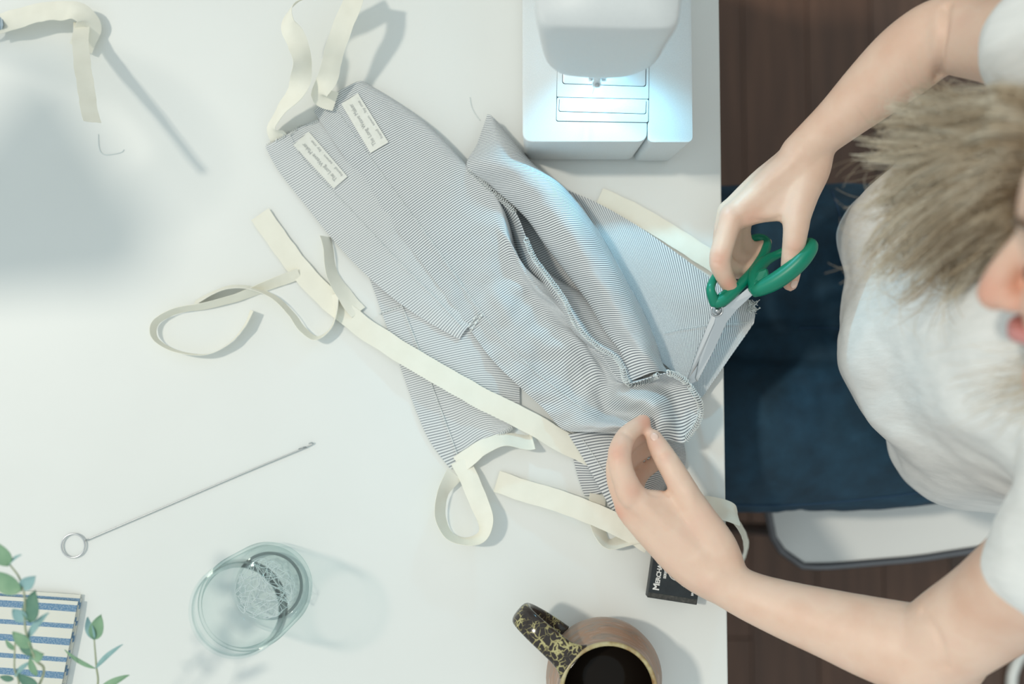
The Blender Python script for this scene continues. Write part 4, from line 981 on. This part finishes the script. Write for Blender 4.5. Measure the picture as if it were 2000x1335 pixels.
fing([(1424, 412, 7.0, 1.2), (1412, 465, 6.2, 1.05), (1412, 508, 5.4, 1.0), (1440, 528, 4.6, .9), (1470, 522, 4.2, .8)])          # middle
fing([(1440, 416, 5.6, 1.1), (1430, 462, 4.6, 1.0), (1436, 498, 3.9, .95), (1466, 508, 3.5, .85), (1488, 498, 3.4, .75)])       # ring
fing([(1456, 416, 4.8, 1.0), (1450, 450, 3.9, .9), (1458, 480, 3.3, .82), (1480, 484, 3.1, .75), (1496, 474, 3.2, .68)])        # little
fing([(1557, 415, 9.3, 1.42), (1554, 450, 9.2, 1.25), (1549, 490, 8.5, 1.12), (1545, 525, 7.4, 1.05), (1543, 553, 6.4, .84)])    # thumb
# left arm (lower side)
body.add(*limb([(P(2200, 1010, 33), .050), (P(2070, 1090, 28), .046), (P(1950, 1178, 21), .042), (P(1870, 1232, 17.5), .041), (P(1820, 1268, 15.5), .0405), (P(1790, 1280, 14.8), .040)], 24, 5))
body.add(*limb([(P(1838, 1272, 15.5), .040), (P(1780, 1266, 14.3), .0405), (P(1700, 1244, 12.8), .0372), (P(1620, 1218, 11.3), .0322), (P(1540, 1192, 10), .0276), (P(1470, 1166, 8.8), .0238), (P(1420, 1140, 8.2), .0225), (P(1392, 1118, 8), .0240)], 24, 5))
# left hand
fing([(1410, 1128, 8.0, 2.2), (1370, 1090, 8.0, 2.3), (1310, 1032, 8.4, 1.9), (1255, 985, 8.9, 1.4), (1236, 962, 9.0, 1.2)])
fing([(1402, 1134, 7.6, 2.2), (1350, 1100, 7.4, 2.3), (1290, 1050, 7.6, 1.9), (1232, 998, 8.0, 1.35), (1222, 978, 8.0, 1.2)])
fing([(1396, 1134, 6.8, 2.0), (1340, 1094, 6.4, 1.8), (1290, 1058, 6.2, 1.6), (1246, 1012, 6.4, 1.2)])
fing([(1416, 1124, 7.9, 2.2), (1398, 1070, 8.2, 2.15), (1368, 1016, 8.6, 1.75), (1340, 966, 8.9, 1.38)])
fing([(1370, 1030, 8.0, 1.8), (1330, 1000, 8.0, 1.6), (1290, 985, 8.2, 1.4), (1262, 978, 8.6, 1.2)])
fing([(1236, 968, 9.0, 1.28), (1216, 925, 9.4, 1.2), (1210, 886, 9.3, 1.18), (1224, 850, 8.2, 1.0), (1256, 824, 7.0, .84)])    # index
fing([(1222, 980, 8.0, 1.2), (1206, 935, 7.6, 1.12), (1206, 898, 7.0, 1.05), (1228, 864, 6.2, .92), (1260, 846, 5.8, .8)])    # middle
fing([(1232, 1000, 6.8, 1.15), (1216, 950, 6.0, 1.05), (1222, 908, 5.2, .98), (1254, 880, 4.8, .88), (1284, 870, 4.6, .78)])    # ring
fing([(1250, 1012, 6.0, 1.0), (1240, 968, 5.0, .9), (1250, 930, 4.3, .85), (1276, 908, 3.9, .78), (1298, 898, 3.8, .7)])       # little
fing([(1342, 968, 8.9, 1.4), (1318, 925, 9.0, 1.25), (1298, 892, 8.6, 1.15), (1284, 868, 8.0, 1.0), (1277, 854, 7.5, .86)])     # thumb
# torso core, neck, head
SH = (RS + P(2200, 1010, 33)) / 2
pel = Vector((SH.x + 0.10, SH.y, 0.56)); chest = Vector((SH.x + 0.015, SH.y, 0.98))
ax_t = (Vector((0, 1, 0)), Vector((1, 0, 0)), Vector((0, 0, 1)))
body.add(*ellipsoid(pel, ax_t, (0.155, 0.11, 0.12))); body.add(*ellipsoid((pel + chest) / 2, ax_t, (0.125, 0.09, 0.18))); body.add(*ellipsoid(chest, ax_t, (0.155, 0.10, 0.15)))
body.add(*limb([(RS, .05), (chest + Vector((0.01, 0, 0.10)), .055), (P(2200, 1010, 33), .05)], 20))
fw = Vector((-0.88, -0.02, -0.46)).normalized(); upv = Vector((0.16, 0.80, 0.56)); upv = (upv - fw * upv.dot(fw)).normalized(); lf = fw.cross(upv) * -1
nose = PZ(1906, 568, 1.13)
def H(f, u, s): return hc + fw * f + upv * u + lf * s
hc = Vector((0, 0, 0)); hc = nose - (fw * 0.118 + upv * -0.022)
HA = (fw, lf, upv)
body.add(*ellipsoid(H(-0.004, 0.022, 0), HA, (0.096, 0.074, 0.092), 36, 22)); body.add(*ellipsoid(H(0.030, -0.040, 0), HA, (0.062, 0.056, 0.070), 30, 18))
body.add(*ellipsoid(H(0.072, -0.088, 0), HA, (0.022, 0.022, 0.018))); body.add(*limb([(H(0.086, 0.012, 0), .008), (H(0.100, -0.008, 0), .010), (H(0.106, -0.024, 0), .0125)], 14))
for s in (-1, 1):
    body.add(*ellipsoid(H(0.096, -0.027, s * 0.011), HA, (0.010, 0.008, 0.007))); body.add(*ellipsoid(H(-0.004, -0.012, s * 0.074), HA, (0.016, 0.007, 0.028)))
    body.add(*ellipsoid(H(0.070, -0.020, s * 0.036), HA, (0.022, 0.022, 0.022))); body.add(*limb([(H(0.086, 0.022, s * 0.014), .007), (H(0.078, 0.026, s * 0.040), .007)], 10))
    body.add(*ellipsoid(H(0.074, 0.006, s * 0.030), HA, (0.013, 0.014, 0.011)))
body.add(*ellipsoid(PZ(2030, 640, 1.03), ax_t, (0.055, 0.045, 0.03)))
neck0 = chest + Vector((-0.02, 0, 0.09))
body.add(*limb([(neck0, .062), ((neck0 + H(-0.02, -0.06, 0)) / 2, .054), (H(-0.02, -0.03, 0), .056)], 22))
# legs
def V(x, y, z): return Vector((x, y, z))
ry, ly = P(1500, 500, -12).y, P(1500, 838, -12).y
hipx = pel.x - 0.01
for yy, ky in ((ry, ry + 0.01), (ly, ly - 0.015)):
    sgn = 1 if yy == ry else -1
    body.add(*limb([(V(hipx, yy - sgn * .01, 0.555), .078), (V(0.36, yy, 0.55), .072), (V(0.12, ky, 0.545), .056), (V(0.04, ky, 0.52), .052), (V(0.06, ky, 0.32), .048), (V(0.09, ky, 0.10), .036), (V(0.09, ky, 0.06), .036)], 22))
    body.add(*limb([(V(0.11, ky, 0.055), .034), (V(0.02, ky, 0.045), .032), (V(-0.07, ky, 0.038), .026)], 16))
from mathutils.kdtree import KDTree
bme = remesh(body, 0.0025, 8, 0.6)
nvb = len(bme.vertices); cob = [0.0] * (3 * nvb); nob = [0.0] * (3 * nvb); bme.vertices.foreach_get('co', cob); bme.vertices.foreach_get('normal', nob)
kd = KDTree(nvb)
for i in range(nvb): kd.insert(cob[3 * i:3 * i + 3], i)
kd.balance()
bvb = BVHTree.FromPolygons([Vector(cob[3 * i:3 * i + 3]) for i in range(nvb)], [list(q.vertices) for q in bme.polygons])
def on_body(px, py):
    h = bvb.ray_cast(Vector((0, 0, CAMZ)), ray(px, py).normalized()); return h[0]
def crease(pix, depth, sg, sub=8):
    best = {}
    for x, y in catmull(pix, sub):
        p = on_body(x, y)
        if p is None or p.z < T - 0.02: continue
        for co, i, d in kd.find_range(p, sg * 2.6):
            best[i] = min(best.get(i, 9), d)
    for i, d in best.items():
        k = -depth * math.exp(-(d / sg) ** 2)
        for a in range(3): cob[3 * i + a] += nob[3 * i + a] * k
crease([(1846, 14), (1842, 60), (1836, 105), (1834, 150)], 0.005, 0.005)
crease([(1800, 1196), (1822, 1222), (1838, 1256), (1846, 1300)], 0.0022, 0.004)
for pl in ([(1190, 882), (1212, 876), (1228, 872)], [(1192, 892), (1214, 886), (1230, 882)], [(1214, 842), (1228, 850), (1238, 860)], [(1286, 896), (1300, 888), (1312, 884)], [(1286, 902), (1302, 895), (1316, 890)],
           [(1396, 500), (1410, 506), (1424, 514)], [(1396, 512), (1410, 517), (1424, 524)], [(1536, 488), (1550, 492), (1564, 490)], [(1536, 498), (1550, 501), (1562, 499)], [(1268, 962), (1290, 968), (1312, 962)], [(1470, 428), (1500, 430), (1524, 424)]):
    crease(pl, 0.0009, 0.0022)
for pl in ([(1240, 970), (1290, 1020), (1350, 1070)], [(1228, 990), (1270, 1040), (1330, 1090)], [(1450, 410), (1500, 370), (1550, 325)]):   # hollows beside the tendons
    crease([(x + 16, y - 6) for x, y in pl], 0.0012, 0.006)
for pl in ([(1212, 968), (1224, 982)], [(1424, 418), (1432, 424)], [(1344, 962), (1350, 975)]):                                            # knuckles stand out
    crease(pl, -0.0022, 0.007)
bme.vertices.foreach_set('co', cob); bme.update()
red = [0.0] * nvb
for (x, y), sg, am in [((1206, 1000), .010, .9), ((1236, 960), .010, .5), ((1206, 886), .010, .7), ((1262, 822), .010, 1.0), ((1282, 862), .010, .6), ((1300, 892), .008, .4), ((1416, 416), .011, .5), ((1402, 506), .010, .7), ((1426, 556), .009, .9), ((1546, 552), .010, .9), ((1552, 488), .009, .4),
                       ((1918, 568), .018, 1.0), ((1975, 590), .025, .7), ((1470, 430), .012, .5)]:
    p = on_body(x, y)
    if p is None: continue
    for co, i, d in kd.find_range(p, sg * 2.5): red[i] = max(red[i], am * math.exp(-(d / sg) ** 2))
at = bme.attributes.new('flush', 'FLOAT', 'POINT'); at.data.foreach_set('value', red)
bo = from_mesh('body', bme, M['skin'], per)
# finger nails
def nail(c, t, n, l=0.0050, w_=0.0040):
    t = t.normalized(); n = (n - t * n.dot(t)).normalized(); s = t.cross(n)
    return mesh('fingernail', *ellipsoid(c, (t, s, n), (l, w_, 0.0012), 16, 8), M['nail'], per)
for px_, py_, t_ in ((1551, 554, P(1543, 560, 6.4) - P(1547, 510, 7.9)), (1278, 853, P(1277, 850, 7.4) - P(1298, 892, 8.6))):
    h_ = bvb.ray_cast(Vector((0, 0, CAMZ)), ray(px_, py_).normalized())
    if h_[0] is not None: nail(h_[0] + h_[1] * 0.0001, t_, h_[1])
for s in (-1, 1):
    mesh('eyelash', *limb([(H(0.0865, 0.000, s * 0.020), .0012), (H(0.0875, -0.003, s * 0.031), .0014), (H(0.082, -0.001, s * 0.042), .0011)], 8), M['lash'], per)
    mesh('eyebrow', *limb([(H(0.0925, 0.028, s * 0.014), .0022), (H(0.0905, 0.034, s * 0.030), .0026), (H(0.079, 0.031, s * 0.047), .0016)], 8), M['hair'], per)
mesh('lips', *limb([(H(0.080, -0.052, -0.022), .003), (H(0.0935, -0.051, -0.008), .0062), (H(0.0945, -0.052, 0), .0060), (H(0.0935, -0.051, 0.008), .0062), (H(0.080, -0.052, 0.022), .003)], 12), M['lip'], per)

# ---- jeans
jn = MB()
jn.add(*ellipsoid(Vector((pel.x, pel.y, 0.57)), ax_t, (0.185, 0.135, 0.125), 40, 24))
jn.add(*limb([(V(pel.x, (ry + ly) / 2, 0.54), .09), (V(0.36, (ry + ly) / 2, 0.535), .07), (V(0.26, (ry + ly) / 2, 0.52), .05)], 20))
for yy, ky in ((ry, ry + 0.01), (ly, ly - 0.015)):
    sgn = 1 if yy == ry else -1
    jn.add(*limb([(V(hipx, yy - sgn * .012, 0.548), .104), (V(0.40, yy, 0.548), .102), (V(0.25, (yy + ky) / 2, 0.545), .096), (V(0.12, ky, 0.54), .082), (V(0.035, ky, 0.52), .066), (V(0.05, ky, 0.32), .062), (V(0.085, ky, 0.11), .050)], 28))
me = remesh(jn, 0.0045, 8, 0.6)
def denim_fold(p):
    d = noise.noise(Vector((p.x * 9 + p.y * 14, p.y * 9, p.z * 9))) + 0.5 * noise.noise(Vector((p.x * 30, p.y * 24, p.z * 24)))
    return 0.004 * d + 0.003 * noise.noise(Vector((p.x * 60, p.y * 9, p.z * 9))) * math.exp(-((p.x - 0.33) / 0.06) ** 2)
displace(me, denim_fold)
jo = from_mesh('jeans', me, M['denim'], per)
bvj = BVHTree.FromPolygons([v.co.copy() for v in me.vertices], [list(q.vertices) for q in me.polygons])
def on_jeans(px, py):
    h = bvj.ray_cast(Vector((0, 0, CAMZ)), ray(px, py).normalized()); return h[0] if h[0] is not None else None
for pl in ([(1420, 985), (1550, 985), (1680, 975), (1800, 960)], [(1600, 312), (1640, 420), (1655, 540), (1650, 640)], [(1560, 640), (1620, 640), (1680, 650)]):
    q = [on_jeans(x, y) for x, y in catmull(pl, 10)]; q = [x for x in q if x is not None]
    if len(q) > 3: mesh('seam', *tube([x + Vector((0, 0, 0.0004)) for x in q], 0.0016, 6), M['seam'], jo)
for yy in (ry + 0.01, ly - 0.015):
    mb = MB(); mb.add(*limb([(V(0.12, yy, 0.042), .038), (V(0.03, yy, 0.040), .040), (V(-0.08, yy, 0.034), .032)], 20)); mb.add(*box((0.015, yy, 0.008), (0.24, 0.07, 0.015), 0.006))
    mb.build('shoe', M['shoe'], per)

# ---- blouse
bl_ = MB()
hem = PZ(1645, 640, 0.80)
def ell(x0, x1, yc_, hy, z, p=2.3): return (x0, x1, yc_, hy, z, p)
bx1 = pel.x + 0.14
fx = lambda px, py, z: PZ(px, py, z).x
secs = [ell(fx(1700, 640, .63), bx1, SH.y + .005, .175, .60), ell(fx(1660, 640, .66), bx1, SH.y + .005, .195, .655), ell(fx(1640, 640, .74), bx1, SH.y + .005, .195, .73), ell(fx(1655, 640, .80), bx1 - .01, SH.y, .185, .80),
        ell(fx(1720, 640, .86), bx1 - .03, SH.y, .178, .87), ell(fx(1790, 640, .93), bx1 - .05, SH.y, .175, .94), ell(fx(1860, 640, 1.0), bx1 - .065, SH.y, .180, 1.01), ell(chest.x - .085, bx1 - .07, SH.y, .175, 1.065), ell(chest.x - .05, bx1 - .09, SH.y, .12, 1.10), ell(chest.x - .03, bx1 - .11, SH.y, .06, 1.115)]
q = catmull(secs, 5); nn = 72; vs = []
for (xa, xb, yc_, hy, z, p) in q:
    for k in range(nn):
        a = 2 * math.pi * k / nn; ca, sa = math.cos(a), math.sin(a)
        vs.append(Vector(((xa + xb) / 2 + (xb - xa) / 2 * math.copysign(abs(ca) ** (2 / p), ca), yc_ + hy * math.copysign(abs(sa) ** (2 / p), sa), z)))
fs = [[i * nn + k, i * nn + (k + 1) % nn, (i + 1) * nn + (k + 1) % nn, (i + 1) * nn + k] for i in range(len(q) - 1) for k in range(nn)] + [list(range(nn))[::-1], [(len(q) - 1) * nn + k for k in range(nn)]]
bl_.add(vs, fs)
bl_.add(*limb([(chest + Vector((0, 0.06, 0.06)), .075), (P(2170, 98, 32), .066), (P(2100, 98, 30), .060), (P(2064, 98, 28.5), .057)], 24))
bl_.add(*limb([(chest + Vector((0, -0.06, 0.06)), .075), (P(2190, 1018, 32), .068), (P(2130, 1058, 30), .064), (P(2095, 1080, 28.5), .061)], 24))
me = remesh(bl_, 0.004, 10, 0.6)
def gauze_fold(p):
    low = max(0, min(1, (0.98 - p.z) / 0.25))
    ph = p.y * 36 + 2.2 * noise.noise(Vector((p.x * 6, p.y * 6, p.z * 5)))
    return 0.009 * low * math.sin(ph) + 0.012 * noise.noise(Vector((p.x * 14, p.y * 18, p.z * 9))) + 0.002 * noise.noise(Vector((p.x * 40, p.y * 45, p.z * 30)))
displace(me, gauze_fold)
from_mesh('blouse', me, M['blouse'], per)
# neckline skin is the chest of the body; give the blouse a rolled collar edge
ncx = PZ(1990, 640, 1.02)
#MARK_HAIR
# ---- hair: clumps of single strands, wavy towards the tips
hv = []; hf = []; huv = []
def strand(q, r0, r1, shade, n=3):
    L_ = len(q)
    v, f = tube(q, [r0 + (r1 - r0) * (i / (L_ - 1)) ** 1.5 for i in range(L_)], n, caps=False)
    b = len(hv); hv.extend(v); hf.extend([[i + b for i in x] for x in f]); huv.extend([(min(max(shade, 0), 1), (i // n) / L_) for i in range(len(v))])
rng = random.Random(21)
def jit(p, a): return p + Vector((rng.gauss(0, a), rng.gauss(0, a), rng.gauss(0, a)))
def clump(guide, count, spread, shade, wave, r=0.00042, conv=0.5, sub=6):
    g = [Vector(x) for x in catmull([tuple(p) for p in guide], sub)]; L_ = len(g)
    ph = rng.uniform(0, 6.28); wl = rng.uniform(1.1, 1.9); a1 = rng.uniform(0, 6.28)
    ax1 = Vector((math.cos(a1), math.sin(a1), 0.5)).normalized()
    for k in range(count):
        o = Vector((rng.gauss(0, 1), rng.gauss(0, 1), rng.gauss(0, 1))) * spread; o2 = Vector((rng.gauss(0, 1), rng.gauss(0, 1), rng.gauss(0, 1))) * spread * conv
        q = []; cut = L_ - rng.randrange(0, 4); pk = ph + rng.gauss(0, 0.22); wv = wave * rng.uniform(0.7, 1.4)
        for i in range(cut):
            t = i / (L_ - 1)
            q.append(g[i] + o.lerp(o2, t) * min(1, 0.25 + 2 * t) + ax1 * wv * t * t * math.sin(wl * 6.28 * t + pk) + Vector((0, 0, wv * 0.6 * t * t * math.cos(wl * 6.28 * t + pk))))
        strand(q, r, r * 0.55, shade + rng.gauss(0, 0.10))
sR = 1 if H(0, 0, 1).y > H(0, 0, -1).y else -1
tips = [(1800, 190), (1745, 212), (1700, 245), (1680, 295), (1690, 345), (1678, 400), (1672, 455), (1672, 510), (1700, 555), (1750, 582), (1815, 566), (1870, 545), (1920, 515)]
def tip_at(u):
    f = u * (len(tips) - 1); i = min(int(f), len(tips) - 2); f -= i
    return (tips[i][0] + (tips[i + 1][0] - tips[i][0]) * f, tips[i][1] + (tips[i + 1][1] - tips[i][1]) * f)
for i in range(190):
    u = rng.random(); dep = rng.random() ** 1.6 * 0.62        # dep: how far the lock stops short of the outline
    tx, ty = tip_at(u); lay = rng.random()
    t0 = 0.15 + 0.8 * (1 - u)
    root = H(0.062 - 0.13 * t0, 0.104 - 0.05 * t0 * t0, sR * 0.008)
    out = H(0.060 - 0.13 * t0, 0.060, sR * (0.082 + 0.008 * lay)); mid = H(0.050 - 0.11 * t0, -0.005, sR * (0.094 + 0.014 * lay))
    sx, sy = 2010 + 40 * lay, 190 + 250 * u
    ex_, ey = tx + (sx - tx) * dep, ty + (sy - ty) * dep
    za = 1.125 - 0.05 * u + 0.03 * lay; ze = 0.975 + 0.03 * lay + 0.12 * dep
    gpts = [root, out, mid, PZ(1985 + 10 * lay, sy, za), PZ(sx + (ex_ - sx) * 0.55, sy + (ey - sy) * 0.45 + 12 * math.sin(u * 9), (za * 0.45 + ze * 0.55) + 0.015), PZ(ex_ + 10, ey, ze)]
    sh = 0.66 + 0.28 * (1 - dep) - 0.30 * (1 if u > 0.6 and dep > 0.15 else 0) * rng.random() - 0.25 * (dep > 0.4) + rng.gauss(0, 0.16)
    clump(gpts, 26, 0.0040, sh, 0.013, conv=0.55, sub=7)
for i in range(26):      # other side of the parting
    t0 = rng.random(); lay = rng.random()
    root = H(0.062 - 0.13 * t0, 0.104 - 0.05 * t0 * t0, -sR * 0.008); out = H(0.054 - 0.13 * t0, 0.060, -sR * (0.082 + 0.008 * lay)); mid = H(0.02 - 0.11 * t0, -0.02, -sR * (0.094 + 0.02 * lay))
    ex_, ey = 1880 + 150 * rng.random(), 720 + 130 * rng.random()
    clump([root, out, mid, PZ(2075 - 10 * lay, 740, 1.10), PZ(ex_, ey, 1.06 + 0.02 * lay)], 7, 0.006, 0.88 + rng.gauss(0, .1), 0.009, conv=2.4, r=0.00028)
for i in range(420):     # soft top layer of single hairs
    u = rng.random(); tx, ty = tip_at(u); dep = rng.random() * 0.75; lay = rng.random(); sx, sy = 2010, 190 + 250 * u + rng.gauss(0, 18)
    ex_, ey = tx + (sx - tx) * dep + rng.gauss(0, 12), ty + (sy - ty) * dep + rng.gauss(0, 12); za = 1.15 - 0.05 * u; ze = 1.0 + 0.13 * dep
    g3 = [PZ(2040, sy - 10, za + 0.01), PZ(sx, sy, za), PZ(sx + (ex_ - sx) * 0.5, sy + (ey - sy) * 0.4 + 16 * math.sin(u * 9), (za + ze) / 2 + 0.02), PZ(ex_ + 12, ey, ze)]
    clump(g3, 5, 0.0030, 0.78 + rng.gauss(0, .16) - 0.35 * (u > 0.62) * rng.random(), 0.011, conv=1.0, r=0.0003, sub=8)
for i in range(150):     # fly-away hairs at the outline
    u = rng.random(); tx, ty = tip_at(u); p = PZ(tx + 55 + rng.uniform(0, 40), ty + rng.uniform(-12, 12) + (300 - ty) * 0.06, 1.0 + rng.uniform(-.02, .03)); q = [p]
    d = math.atan2(-(ty - 330), tx - 1990) + rng.gauss(0, 0.35); bend = rng.gauss(0, 0.22); dz = rng.gauss(-0.1, .15)
    for k in range(12):
        d += bend * (0.3 + k / 8); q.append(q[-1] + Vector((math.cos(d), math.sin(d), dz)) * 0.0040)
    strand(q, 0.00020, 0.00010, 0.75 + rng.gauss(0, .15))
for i in range(70):      # back of the head
    t = rng.random(); s_ = rng.uniform(-1, 1); a = H(0.04 - 0.14 * t, 0.108 - 0.03 * t, s_ * 0.03); b = H(-0.088 - 0.02 * t, 0.05, s_ * 0.07); c = H(-0.108, -0.04, s_ * 0.075); d = c + Vector((0.035, 0.01, -0.11))
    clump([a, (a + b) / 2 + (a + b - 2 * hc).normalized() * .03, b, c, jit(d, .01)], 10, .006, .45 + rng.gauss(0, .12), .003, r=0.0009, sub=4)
# close-lying hair over the skull so that no scalp shows through
for s_ in (-1, 1):
    for i in range(260):
        t = rng.uniform(-0.05, 1.0); w2 = rng.uniform(-0.01, 0.01)
        q = []
        for k in range(9):
            an = math.radians(4 + 92 * k / 8); fwd = 0.066 - 0.155 * t
            rr = math.sqrt(max(0.02, 1 - ((fwd + 0.004) / 0.104) ** 2))
            q.append(H(fwd + w2, 0.022 + 0.100 * rr * math.cos(an), s_ * 0.083 * rr * math.sin(an)))
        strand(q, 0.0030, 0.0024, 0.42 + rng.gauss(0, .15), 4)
mesh('hair', hv, hf, M['hair'], per, uvs=huv)
